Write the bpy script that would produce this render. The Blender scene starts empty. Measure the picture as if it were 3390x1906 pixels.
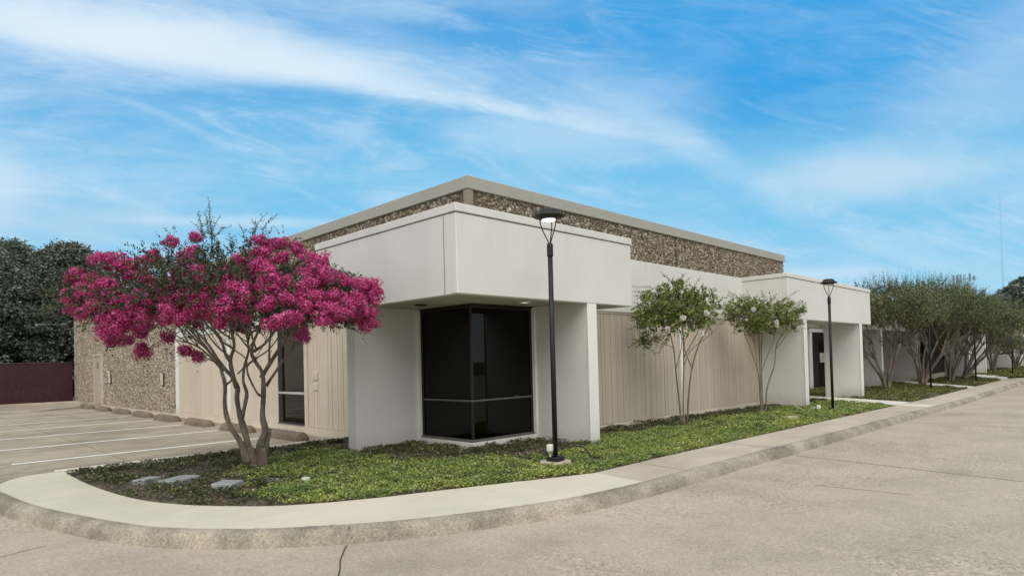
import bpy, math, random
import numpy as np
from mathutils import Vector, Matrix
random.seed(7)
rng = np.random.default_rng(11)
sc = bpy.context.scene
C = sc.collection
PI = math.pi

# ------------------------------------------------------------ node helpers
def new_mat(name):
    m = bpy.data.materials.new(name); m.use_nodes = True
    nt = m.node_tree; nt.nodes.clear()
    out = nt.nodes.new('ShaderNodeOutputMaterial')
    b = nt.nodes.new('ShaderNodeBsdfPrincipled')
    nt.links.new(b.outputs[0], out.inputs[0])
    return m, nt, b, out
def nd(nt, typ, **kw):
    n = nt.nodes.new(typ)
    for k, v in kw.items():
        if k.startswith('i_'):
            key = k[2:]
            key = int(key) if key.isdigit() else key.replace('_', ' ')
            n.inputs[key].default_value = v
        else: setattr(n, k, v)
    return n
def lk(nt, a, b): nt.links.new(a, b)
def ramp(nt, fac, stops):
    r = nt.nodes.new('ShaderNodeValToRGB')
    el = r.color_ramp.elements
    while len(el) < len(stops): el.new(0.5)
    for e, (p, c) in zip(el, stops):
        e.position = p; e.color = (c[0], c[1], c[2], 1) if len(c) == 3 else c
    lk(nt, fac, r.inputs[0]); return r.outputs[0]
def coords(nt, kind='Object'):
    return nt.nodes.new('ShaderNodeTexCoord').outputs[kind]
def world_pos(nt): return nt.nodes.new('ShaderNodeNewGeometry').outputs['Position']
def noise(nt, vec, scale, detail=4, rough=.55, out='Fac', stretch=None, dist=0):
    if stretch:
        mp = nd(nt, 'ShaderNodeMapping'); mp.inputs['Scale'].default_value = stretch
        lk(nt, vec, mp.inputs[0]); vec = mp.outputs[0]
    n = nd(nt, 'ShaderNodeTexNoise'); n.inputs['Scale'].default_value = scale
    n.inputs['Detail'].default_value = detail; n.inputs['Roughness'].default_value = rough; n.inputs['Distortion'].default_value = dist
    lk(nt, vec, n.inputs['Vector']); return n.outputs[out]
def mixc(nt, fac, a, b, mode='MIX'):
    n = nt.nodes.new('ShaderNodeMix'); n.data_type = 'RGBA'; n.blend_type = mode
    for s, v in ((n.inputs[0], fac), (n.inputs[6], a), (n.inputs[7], b)):
        if hasattr(v, 'links'): lk(nt, v, s)
        elif isinstance(v, (tuple, list)): s.default_value = (*v[:3], 1)
        else: s.default_value = v
    return n.outputs[2]
def mth(nt, op, a, b=None, c=None, clamp=False):
    n = nt.nodes.new('ShaderNodeMath'); n.operation = op; n.use_clamp = clamp
    for i, v in enumerate((a, b, c)):
        if v is None: continue
        if hasattr(v, 'links'): lk(nt, v, n.inputs[i])
        else: n.inputs[i].default_value = v
    return n.outputs[0]
def bump(nt, b, h, strength, dist=.01):
    n = nt.nodes.new('ShaderNodeBump'); n.inputs['Strength'].default_value = strength
    n.inputs['Distance'].default_value = dist
    lk(nt, h, n.inputs['Height']); lk(nt, n.outputs[0], b.inputs['Normal'])
def plain(name, col, rough=.6, metal=0, var=.12, scale=3, bs=0, bscale=60):
    m, nt, b, _ = new_mat(name)
    p = world_pos(nt)
    f = noise(nt, p, scale, 5)
    c = ramp(nt, f, [(.3, [x * (1 - var) for x in col]), (.7, [min(1, x * (1 + var)) for x in col])])
    lk(nt, c, b.inputs['Base Color'])
    b.inputs['Roughness'].default_value = rough; b.inputs['Metallic'].default_value = metal
    if bs: bump(nt, b, noise(nt, p, bscale, 3), bs)
    return m

M = {}
# white-grey stucco
def stucco(name, col, grime=.9):
    m, nt, b, _ = new_mat(name)
    p = world_pos(nt)
    c = ramp(nt, noise(nt, p, .9, 6), [(.3, [x * .94 for x in col]), (.7, [x * 1.03 for x in col])])
    g = noise(nt, p, 1.6, 6, .65, stretch=(1, 1, .18))
    gm = ramp(nt, g, [(.5, (1, 1, 1)), (.78, (grime, grime * .99, grime * .97))])
    c = mixc(nt, 1, c, gm, 'MULTIPLY')
    sep = nd(nt, 'ShaderNodeSeparateXYZ'); lk(nt, p, sep.inputs[0]); zc = sep.outputs[2]
    n1 = noise(nt, p, 3.5, 5, .6); low = mth(nt, 'SUBTRACT', 1, mth(nt, 'DIVIDE', mth(nt, 'ADD', zc, .05), mth(nt, 'MULTIPLY', n1, .75)), clamp=True)
    c = mixc(nt, mth(nt, 'MULTIPLY', low, .35), c, (.30, .26, .20))            # splash dirt at the foot
    dr = noise(nt, p, 5.0, 4, .6, stretch=(1, 1, .07)); dm = ramp(nt, dr, [(.56, (0, 0, 0)), (.72, (1, 1, 1))])
    hi = mth(nt, 'MULTIPLY', mth(nt, 'SUBTRACT', zc, 3.2), 1.5, clamp=True)
    c = mixc(nt, mth(nt, 'MULTIPLY', mth(nt, 'MULTIPLY', dm, hi), .16), c, (.33, .31, .27))   # drips below the coping
    sp = noise(nt, p, 160, 2)
    c = mixc(nt, 1, c, ramp(nt, sp, [(.3, (.9, .9, .9)), (.7, (1.04, 1.04, 1.04))]), 'MULTIPLY')
    lk(nt, c, b.inputs['Base Color']); b.inputs['Roughness'].default_value = .85
    bump(nt, b, noise(nt, p, 130, 3), .35, .006)
    return m
M['stucco'] = stucco('white_stucco', (.70, .69, .65), .97)
M['trim'] = stucco('white_trim', (.80, .79, .75), .96)
M['cap'] = stucco('roof_cap_metal', (.39, .375, .33), .93)
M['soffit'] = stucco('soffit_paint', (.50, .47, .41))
def planks(name, col):
    m, nt, b, _ = new_mat(name)
    p = world_pos(nt)
    isl = nd(nt, 'ShaderNodeNewGeometry').outputs['Random Per Island']
    c = ramp(nt, isl, [(0, [x * .96 for x in col]), (1, [x * 1.03 for x in col])])
    s = noise(nt, p, 3, 5, .6, stretch=(6, 6, .25))
    c = mixc(nt, 1, c, ramp(nt, s, [(.35, (.94, .935, .93)), (.65, (1.03, 1.03, 1.03))]), 'MULTIPLY')
    c = mixc(nt, 1, c, ramp(nt, noise(nt, p, .7, 4), [(.35, (.93, .92, .91)), (.6, (1, 1, 1))]), 'MULTIPLY')
    lk(nt, c, b.inputs['Base Color']); b.inputs['Roughness'].default_value = .8
    bump(nt, b, noise(nt, p, 12, 5, .6, stretch=(8, 8, .5)), .3, .004)
    return m
M['plank'] = planks('tan_plank_paint', (.52, .445, .36))
M['plank_light'] = planks('beige_plank_paint', (.62, .54, .44))
M['groove'] = plain('plank_backing', (.22, .18, .14), .9)
M['skirt'] = plain('beige_base_paint', (.58, .51, .41), .8, 0, .1, 1.5, .2, 80)
def pebble_mat():
    m, nt, b, _ = new_mat('river_pebbles')
    g = nd(nt, 'ShaderNodeNewGeometry')
    c = ramp(nt, g.outputs['Random Per Island'], [(0, (.10, .078, .055)), (.25, (.19, .145, .10)), (.5, (.27, .21, .15)), (.72, (.32, .26, .19)), (.86, (.42, .37, .29)), (.95, (.29, .29, .28)), (1, (.55, .52, .46))])
    n = noise(nt, g.outputs['Position'], 30, 4)
    c = mixc(nt, 1, c, ramp(nt, n, [(.3, (.75, .74, .72)), (.7, (1.1, 1.1, 1.1))]), 'MULTIPLY')
    lk(nt, c, b.inputs['Base Color']); b.inputs['Roughness'].default_value = .75
    return m
M['pebble'] = pebble_mat()
def pebble_mat2():
    m, nt, b, _ = new_mat('tan_river_pebbles')
    g = nd(nt, 'ShaderNodeNewGeometry')
    c = ramp(nt, g.outputs['Random Per Island'], [(0, (.20, .165, .12)), (.3, (.31, .26, .195)), (.6, (.38, .325, .255)), (.88, (.44, .385, .305)), (1, (.56, .51, .43))])
    n = noise(nt, g.outputs['Position'], .5, 5)
    c = mixc(nt, 1, c, ramp(nt, n, [(.3, (.85, .84, .82)), (.7, (1.08, 1.07, 1.05))]), 'MULTIPLY')
    lk(nt, c, b.inputs['Base Color']); b.inputs['Roughness'].default_value = .8
    return m
M['pebble_tan'] = pebble_mat2()
M['stone_post'] = plain('stone_corner_paint', (.26, .225, .175), .9, 0, .15, 6, .3, 60)
M['mortar'] = plain('pebble_mortar', (.13, .105, .08), .95, 0, .3, 14, .5, 50)
M['mortar_tan'] = plain('tan_pebble_mortar', (.22, .18, .135), .95, 0, .3, 14, .5, 50)
M['roofing'] = plain('roof_gravel', (.3, .29, .27), .95)
M['black_metal'] = plain('black_powder_coat', (.006, .007, .006), .6, .0, .3, 9)
M['dark_frame'] = plain('dark_bronze_frame', (.007, .007, .007), .5, .0)
M['grey_sill'] = plain('grey_metal_sill', (.12, .12, .115), .5, .2, .25, 6)
M['galv'] = plain('grey_conduit', (.52, .53, .52), .5, .3)
M['white_plastic'] = plain('white_plastic', (.72, .70, .65), .5)
M['ivory'] = plain('ivory_wall_plate', (.66, .60, .48), .6)
def glass(name, trans, spec):
    m, nt, b, out = new_mat(name); nt.nodes.remove(b)
    t = nd(nt, 'ShaderNodeBsdfTransparent'); t.inputs[0].default_value = (*trans, 1)
    g = nd(nt, 'ShaderNodeBsdfGlossy'); g.inputs['Roughness'].default_value = .015
    g.inputs[0].default_value = (spec, spec, spec, 1)
    f = nd(nt, 'ShaderNodeFresnel'); f.inputs[0].default_value = 1.5
    mx = nd(nt, 'ShaderNodeMixShader')
    lk(nt, f.outputs[0], mx.inputs[0]); lk(nt, t.outputs[0], mx.inputs[1]); lk(nt, g.outputs[0], mx.inputs[2])
    lk(nt, mx.outputs[0], out.inputs[0]); return m
M['dark_glass'] = glass('dark_tinted_glass', (.15, .15, .145), .5)
M['side_glass'] = glass('tinted_side_glass', (.16, .15, .13), 1.0)
M['blind'] = plain('window_blind', (.42, .39, .33), .8, 0, .1, 2)
M['interior'] = plain('interior_dark', (.03, .03, .03), .9)
M['interior_post'] = plain('interior_post_paint', (.5, .5, .47), .7)
def emit(name, col, s):
    m, nt, b, out = new_mat(name)
    b.inputs['Base Color'].default_value = (.8, .8, .8, 1)
    b.inputs['Emission Color'].default_value = (*col, 1); b.inputs['Emission Strength'].default_value = s
    return m
M['lens'] = emit('lamp_lens', (.95, .97, 1), 1.0)
M['downlight'] = emit('downlight_lens', (1, .93, .8), .9)

def concrete(name, col, speck=.25, stain=.2, bs=.4, scale=1.0):
    m, nt, b, _ = new_mat(name)
    p = world_pos(nt)
    base = ramp(nt, noise(nt, p, .35 * scale, 7, .6), [(.3, [x * (1 - stain) for x in col]), (.5, col), (.72, [x * (1 + stain * .5) for x in col])])
    st = noise(nt, p, 1.1, 8, .7, stretch=(.9, 1.1, 1))
    c = mixc(nt, 1, base, ramp(nt, st, [(.38, (1 - stain * .9,) * 3), (.58, (1, 1, 1))]), 'MULTIPLY')
    f1 = noise(nt, p, 38, 4, .75)
    c = mixc(nt, 1, c, ramp(nt, f1, [(.32, (1 - speck * 1.2,) * 3), (.5, (1, 1, 1)), (.68, (1 + speck,) * 3)]), 'MULTIPLY')
    if name == 'road_concrete':     # areas worn down to coarse aggregate, and smooth patched ones
        worn = ramp(nt, noise(nt, p, .28, 5, .6), [(.47, (0, 0, 0)), (.53, (1, 1, 1))])
        co = ramp(nt, noise(nt, p, 24, 3, .8), [(.36, (.66, .655, .64)), (.5, (1, 1, 1)), (.62, (1.25, 1.24, 1.22))])
        c = mixc(nt, mth(nt, 'MULTIPLY', worn, .9), c, mixc(nt, 1, c, co, 'MULTIPLY'))
        oil = ramp(nt, noise(nt, p, .8, 3, .5), [(.66, (1, 1, 1)), (.76, (.86, .855, .85))])
        c = mixc(nt, 1, c, oil, 'MULTIPLY')
    v = nd(nt, 'ShaderNodeTexVoronoi'); v.inputs['Scale'].default_value = 70; lk(nt, p, v.inputs['Vector'])
    sp = ramp(nt, v.outputs['Color'], [(.0, (1 - speck * .8,) * 3), (.6, (1, 1, 1)), (1, (1 + speck * .8,) * 3)])
    c = mixc(nt, .8, c, mixc(nt, 1, c, sp, 'MULTIPLY'))
    lk(nt, c, b.inputs['Base Color']); b.inputs['Roughness'].default_value = .9
    h = mth(nt, 'ADD', f1, mth(nt, 'MULTIPLY', noise(nt, p, 120, 2), .5))
    bump(nt, b, h, bs, .01)
    return m
M['road'] = concrete('road_concrete', (.445, .378, .30), .20, .16, .4)
M['lot'] = concrete('parking_lot_concrete', (.37, .315, .24), .22, .30, .4)
M['walk'] = concrete('old_sidewalk_concrete', (.51, .44, .35), .12, .18, .2)
M['slab'] = concrete('new_white_concrete', (.62, .565, .455), .05, .10, .1)
M['path'] = concrete('pale_path_concrete', (.68, .65, .57), .04, .08, .1)
M['curb'] = concrete('weathered_curb', (.40, .35, .275), .28, .42, .9, 4)
M['joint'] = plain('dark_joint', (.06, .05, .04), .95, 0, .3, 8)
M['joint_soft'] = plain('soft_joint', (.19, .155, .12), .95, 0, .3, 8)
M['paint'] = plain('white_line_paint', (.88, .88, .85), .7, 0, .12, 9)
def soil():
    m, nt, b, _ = new_mat('bark_mulch_soil')
    p = world_pos(nt)
    v = nd(nt, 'ShaderNodeTexVoronoi'); v.inputs['Scale'].default_value = 26; lk(nt, p, v.inputs['Vector'])
    c = ramp(nt, v.outputs['Color'], [(0, (.06, .045, .032)), (.5, (.14, .108, .08)), (1, (.28, .22, .17))])
    c = mixc(nt, 1, c, ramp(nt, noise(nt, p, 9, 5), [(.3, (.6, .6, .6)), (.7, (1.2, 1.15, 1.1))]), 'MULTIPLY')
    lk(nt, c, b.inputs['Base Color']); b.inputs['Roughness'].default_value = .95
    bump(nt, b, noise(nt, p, 25, 6, .7), .9, .05); return m
M['soil'] = soil()
def leafmat(name, stops, trans=.25, patch=None, rough=.5):
    m, nt, b, out = new_mat(name)
    g = nd(nt, 'ShaderNodeNewGeometry')
    c = ramp(nt, g.outputs['Random Per Island'], stops)
    if patch:
        c = mixc(nt, 1, c, ramp(nt, noise(nt, g.outputs['Position'], patch[0], 3), [(.35, patch[1]), (.65, patch[2])]), 'MULTIPLY')
    lk(nt, c, b.inputs['Base Color']); b.inputs['Roughness'].default_value = rough
    b.inputs['Specular IOR Level'].default_value = .15
    t = nd(nt, 'ShaderNodeBsdfTranslucent'); lk(nt, c, t.inputs[0])
    mx = nd(nt, 'ShaderNodeMixShader'); mx.inputs[0].default_value = trans
    lk(nt, b.outputs[0], mx.inputs[1]); lk(nt, t.outputs[0], mx.inputs[2]); lk(nt, mx.outputs[0], out.inputs[0])
    return m
M['leaf_myrtle'] = leafmat('myrtle_leaf', [(0, (.026, .034, .018)), (.5, (.058, .07, .038)), (.85, (.11, .12, .07)), (1, (.22, .20, .14))])
M['petal'] = leafmat('magenta_petal', [(0, (.35, .026, .135)), (.5, (.57, .072, .245)), (.85, (.70, .14, .345)), (1, (.84, .32, .50))], .3, None, .85)
M['leaf_young'] = leafmat('young_myrtle_leaf', [(0, (.04, .058, .022)), (.3, (.13, .18, .055)), (.72, (.28, .36, .11)), (1, (.42, .34, .22))], .3, (3, (.8, .85, .8), (1.15, 1.1, 1)))
M['white_petal'] = leafmat('white_petal', [(0, (.6, .58, .5)), (1, (.85, .84, .8))], .2)
M['leaf_far'] = leafmat('row_myrtle_leaf', [(0, (.05, .064, .036)), (.5, (.13, .165, .09)), (.85, (.23, .265, .155)), (1, (.33, .31, .21))], .25, (.42, (.62, .66, .66), (1.3, 1.15, 1)))
M['leaf_oak'] = leafmat('dark_tree_leaf', [(0, (.045, .060, .043)), (.5, (.13, .16, .12)), (.85, (.24, .275, .22)), (1, (.34, .36, .31))], .2)
M['leaf_cover'] = leafmat('ground_cover_leaf', [(0, (.13, .19, .04)), (.4, (.27, .36, .08)), (.8, (.42, .50, .15)), (1, (.66, .64, .38))], .3, (1.1, (.66, .74, .76), (1.15, 1.05, 1)))
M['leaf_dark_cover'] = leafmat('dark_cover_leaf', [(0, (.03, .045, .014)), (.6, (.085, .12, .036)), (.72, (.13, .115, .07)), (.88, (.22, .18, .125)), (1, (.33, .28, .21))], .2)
M['leaf_lawn'] = leafmat('lawn_blade', [(0, (.085, .095, .032)), (.5, (.155, .175, .055)), (1, (.27, .255, .11))], .2, (.8, (.75, .78, .8), (1.1, 1.05, 1)))
def bark():
    m, nt, b, _ = new_mat('smooth_myrtle_bark')
    p = world_pos(nt)
    n = noise(nt, p, 9, 6, .65, stretch=(1, 1, .35))
    c = ramp(nt, n, [(.3, (.075, .058, .042)), (.5, (.16, .13, .10)), (.7, (.27, .23, .18))])
    lk(nt, c, b.inputs['Base Color']); b.inputs['Roughness'].default_value = .8
    bump(nt, b, noise(nt, p, 22, 6, .7, stretch=(1, 1, .3)), .7, .02); return m
M['bark'] = bark()
M['bark_dark'] = plain('dark_bark', (.075, .06, .048), .9, 0, .3, 12, .5, 30)
M['fence'] = plain('burgundy_fence_boards', (.045, .011, .018), .8, 0, .35, 5, .3, 40)
M['door'] = plain('taupe_door_paint', (.44, .385, .32), .6, 0, .05, 2)
M['paper'] = plain('white_paper', (.75, .75, .72), .8, 0, .02)
M['ink'] = plain('grey_ink', (.2, .2, .2), .8)
M['paver'] = plain('grey_stone_slab', (.30, .31, .30), .8, 0, .2, 7, .4, 40)
M['far_pole'] = plain('far_pole_metal', (.22, .31, .40), .7)
M['mast'] = plain('hazed_mast_metal', (.36, .56, .74), .9)  # distance haze put into the colour, tinted towards the sky
M['stop'] = concrete('wheel_stop_concrete', (.21, .165, .115), .4, .3, .6, 3)
M['asphalt'] = plain('asphalt_patch', (.07, .06, .05), .95, 0, .3, 9, .4, 60)

# ------------------------------------------------------------ mesh helpers
def tag(o, label=None, cat=None, group=None, kind=None):
    if label: o['label'] = label
    if cat: o['category'] = cat
    if group: o['group'] = group
    if kind: o['kind'] = kind
    return o
def empty(name, loc, label, cat, group=None, rz=0):
    o = bpy.data.objects.new(name, None); C.objects.link(o); o.location = loc
    o.rotation_euler = (0, 0, rz); o.empty_display_size = .2
    return tag(o, label, cat, group)
class MB:
    """collects shapes given in WORLD (or local, when the parent is placed later) coordinates"""
    def __init__(s): s.v = []; s.f = []; s.sm = []
    def add(s, vs, fs, smooth=False):
        k = len(s.v); s.v += [tuple(v) for v in vs]; s.f += [tuple(i + k for i in f) for f in fs]; s.sm += [smooth] * len(fs); return s
    def box(s, x0, y0, z0, x1, y1, z1, bev=0):
        if bev <= 0:
            vs = [(x, y, z) for z in (z0, z1) for y in (y0, y1) for x in (x0, x1)]
            return s.add(vs, [(0, 2, 3, 1), (4, 5, 7, 6), (0, 1, 5, 4), (2, 6, 7, 3), (0, 4, 6, 2), (1, 3, 7, 5)])
        b = bev
        vs = []; 
        for z in (0, 1):
            for y in (0, 1):
                for x in (0, 1):
                    X = (x0, x1)[x]; Y = (y0, y1)[y]; Z = (z0, z1)[z]
                    sx, sy, sz = (b, -b)[x], (b, -b)[y], (b, -b)[z]
                    vs += [(X, Y + sy, Z + sz), (X + sx, Y, Z + sz), (X + sx, Y + sy, Z)]
        def c(x, y, z, a): return (z * 4 + y * 2 + x) * 3 + a
        fs = [(c(0,0,0,0),c(0,0,1,0),c(0,1,1,0),c(0,1,0,0)),(c(1,0,0,0),c(1,1,0,0),c(1,1,1,0),c(1,0,1,0)),
              (c(0,0,0,1),c(1,0,0,1),c(1,0,1,1),c(0,0,1,1)),(c(0,1,0,1),c(0,1,1,1),c(1,1,1,1),c(1,1,0,1)),
              (c(0,0,0,2),c(0,1,0,2),c(1,1,0,2),c(1,0,0,2)),(c(0,0,1,2),c(1,0,1,2),c(1,1,1,2),c(0,1,1,2))]
        for y in (0, 1):
            for z in (0, 1): fs.append((c(0,y,z,1),c(1,y,z,1),c(1,y,z,2),c(0,y,z,2)))
        for x in (0, 1):
            for z in (0, 1): fs.append((c(x,0,z,0),c(x,1,z,0),c(x,1,z,2),c(x,0,z,2)))
        for x in (0, 1):
            for y in (0, 1): fs.append((c(x,y,0,0),c(x,y,1,0),c(x,y,1,1),c(x,y,0,1)))
        for x in (0, 1):
            for y in (0, 1):
                for z in (0, 1): fs.append((c(x,y,z,0),c(x,y,z,1),c(x,y,z,2)))
        return s.add(vs, fs)
    def tube(s, pts, rads, n=8, cap=True, smooth=True):
        pts = [Vector(p) for p in pts]
        if not hasattr(rads, '__len__'): rads = [rads] * len(pts)
        vs = []; up = Vector((.13, .31, .94)).normalized(); prev = None
        for i, p in enumerate(pts):
            d = (pts[min(i + 1, len(pts) - 1)] - pts[max(i - 1, 0)])
            if d.length < 1e-9: d = Vector((0, 0, 1))
            d.normalize()
            if prev is None:
                a = d.cross(up if abs(d.dot(up)) < .95 else Vector((1, 0, 0))).normalized()
            else:
                a = (prev - d * prev.dot(d))
                a = a.normalized() if a.length > 1e-6 else d.orthogonal().normalized()
            prev = a; b = d.cross(a)
            for k in range(n):
                t = 2 * PI * k / n; vs.append(p + (a * math.cos(t) + b * math.sin(t)) * rads[i])
        fs = [(i * n + k, i * n + (k + 1) % n, (i + 1) * n + (k + 1) % n, (i + 1) * n + k) for i in range(len(pts) - 1) for k in range(n)]
        if cap: fs += [tuple(range(n - 1, -1, -1)), tuple((len(pts) - 1) * n + k for k in range(n))]
        return s.add(vs, fs, smooth)
    def lathe(s, cx, cy, prof, n=28, smooth=True, caps=True):
        vs = [(cx + r * math.cos(2 * PI * k / n), cy + r * math.sin(2 * PI * k / n), z) for r, z in prof for k in range(n)]
        fs = [(i * n + k, i * n + (k + 1) % n, (i + 1) * n + (k + 1) % n, (i + 1) * n + k) for i in range(len(prof) - 1) for k in range(n)]
        if caps: fs += [tuple(range(n - 1, -1, -1)), tuple((len(prof) - 1) * n + k for k in range(n))]
        return s.add(vs, fs, smooth)
    def build(s, name, mat, parent=None, fixn=True):
        me = bpy.data.meshes.new(name); me.from_pydata(s.v, [], s.f); me.update()
        me.polygons.foreach_set('use_smooth', s.sm)
        me.materials.append(mat)
        if fixn:
            import bmesh
            bm = bmesh.new(); bm.from_mesh(me); bmesh.ops.recalc_face_normals(bm, faces=bm.faces); bm.to_mesh(me); bm.free()
        o = bpy.data.objects.new(name, me); C.objects.link(o)
        if parent is not None: o.parent = parent
        return o
def npmesh(name, V, F, mat, parent=None, smooth=False):
    """V (n,3) array, F (m,k) array of equal-size faces"""
    me = bpy.data.meshes.new(name); k = F.shape[1]
    me.vertices.add(len(V)); me.vertices.foreach_set('co', V.astype(np.float32).ravel())
    me.loops.add(F.size); me.loops.foreach_set('vertex_index', F.astype(np.int32).ravel())
    me.polygons.add(len(F)); me.polygons.foreach_set('loop_start', np.arange(0, F.size, k, dtype=np.int32))
    if smooth: me.polygons.foreach_set('use_smooth', np.ones(len(F), dtype=bool))
    me.update(calc_edges=True); me.validate()
    me.materials.append(mat)
    o = bpy.data.objects.new(name, me); C.objects.link(o)
    if parent is not None: o.parent = parent
    return o
def unit(a): return a / np.maximum(np.linalg.norm(a, axis=1, keepdims=True), 1e-9)
def leaf_quads(P, D, L, Wd, flat=None, nrm=None):
    """rhombic leaves from base P along D; L, Wd lengths; returns V,F"""
    n = len(P); r = rng.normal(size=(n, 3))
    if flat is not None: r = r * (1 - flat) + np.array([0, 0, 1.0]) * flat
    if nrm is not None: r = nrm
    S = unit(np.cross(D, r)); N = np.cross(S, D)
    L = np.asarray(L).reshape(-1, 1); Wd = np.asarray(Wd).reshape(-1, 1)
    V = np.stack([P, P + D * L * .45 + S * Wd * .5 + N * L * .06, P + D * L - N * L * .08, P + D * L * .45 - S * Wd * .5 + N * L * .06], 1).reshape(-1, 3)
    return V, np.arange(n * 4).reshape(n, 4)
def twigs(B, D, n_leaf, length, leaf, width, droop=.1, both=True):
    """leafy twigs: base points B, directions D -> leaves set along them"""
    n = len(B); t = np.linspace(.12, 1, n_leaf)
    ln = length * rng.uniform(.6, 1.25, n)
    side = unit(np.cross(D, rng.normal(size=(n, 3)))); bend = unit(rng.normal(size=(n, 3))) * .18
    P = B[:, None] + D[:, None] * (ln[:, None] * t)[..., None] + bend[:, None] * ((t ** 2) * ln[:, None])[..., None] - np.array([0, 0, 1.]) * ((t ** 2) * droop * ln[:, None])[..., None]
    sgn = np.where(np.arange(n_leaf) % 2 == 0, 1, -1)
    LD = D[:, None] * .55 + side[:, None] * sgn[None, :, None] * .8 + rng.normal(size=(n, n_leaf, 3)) * .28
    P = P.reshape(-1, 3); LD = unit(LD.reshape(-1, 3))
    sz = leaf * rng.uniform(.65, 1.2, len(P)) * np.tile(1.08 - .45 * t, n)
    return leaf_quads(P, LD, sz, sz * width)
def join(parts):
    Vs = []; Fs = []; k = 0
    for V, F in parts: Vs.append(V); Fs.append(F + k); k += len(V)
    return np.concatenate(Vs), np.concatenate(Fs)
def gz(x):                      # the planting beds fall slightly to the east
    t = min(1, max(0, (x - 9) / 18)); return -.15 * t
def gza(x): return -.15 * np.clip((x - 9) / 18, 0, 1)
def in_poly(X, Y, poly):
    ins = np.zeros(len(X), bool); j = len(poly) - 1
    for i in range(len(poly)):
        xi, yi = poly[i]; xj, yj = poly[j]
        c = ((yi > Y) != (yj > Y)) & (X < (xj - xi) * (Y - yi) / ((yj - yi) or 1e-9) + xi)
        ins ^= c; j = i
    return ins
def sheet(name, poly, mat, dz=0, parent=None, kind='structure', thick=0):
    """flat polygon following the ground's fall; cut into x strips so it bends with it"""
    import bmesh
    bm = bmesh.new(); vs = [bm.verts.new((x, y, 0)) for x, y in poly]; bm.faces.new(vs)
    for cx in (9, 12, 15, 18, 21, 24, 27):
        bmesh.ops.bisect_plane(bm, geom=bm.verts[:] + bm.edges[:] + bm.faces[:], plane_co=(cx, 0, 0), plane_no=(1, 0, 0))
    bmesh.ops.triangulate(bm, faces=bm.faces[:])
    for v in bm.verts: v.co.z = gz(v.co.x) + dz
    bmesh.ops.recalc_face_normals(bm, faces=bm.faces)
    for f in bm.faces:
        if f.normal.z < 0: f.normal_flip()
    if thick:
        r = bmesh.ops.extrude_face_region(bm, geom=bm.faces[:])
        for g in r['geom']:
            if isinstance(g, bmesh.types.BMVert): g.co.z -= thick
        bmesh.ops.recalc_face_normals(bm, faces=bm.faces)
    me = bpy.data.meshes.new(name); bm.to_mesh(me); bm.free(); me.materials.append(mat)
    o = bpy.data.objects.new(name, me); C.objects.link(o)
    if parent is not None: o.parent = parent
    if kind: o['kind'] = kind
    return o
def spline(pts, step):
    """Catmull-Rom resampling of a 2D/3D polyline"""
    P = [np.array(p, float) for p in pts]; P = [2 * P[0] - P[1]] + P + [2 * P[-1] - P[-2]]; out = []
    for i in range(1, len(P) - 2):
        n = max(1, int(np.linalg.norm(P[i + 1] - P[i]) / step))
        for k in range(n):
            t = k / n
            out.append(.5 * ((2 * P[i]) + (-P[i - 1] + P[i + 1]) * t + (2 * P[i - 1] - 5 * P[i] + 4 * P[i + 1] - P[i + 2]) * t * t + (-P[i - 1] + 3 * P[i] - 3 * P[i + 1] + P[i + 2]) * t ** 3))
    out.append(P[-2]); return [tuple(p) for p in out]
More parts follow.
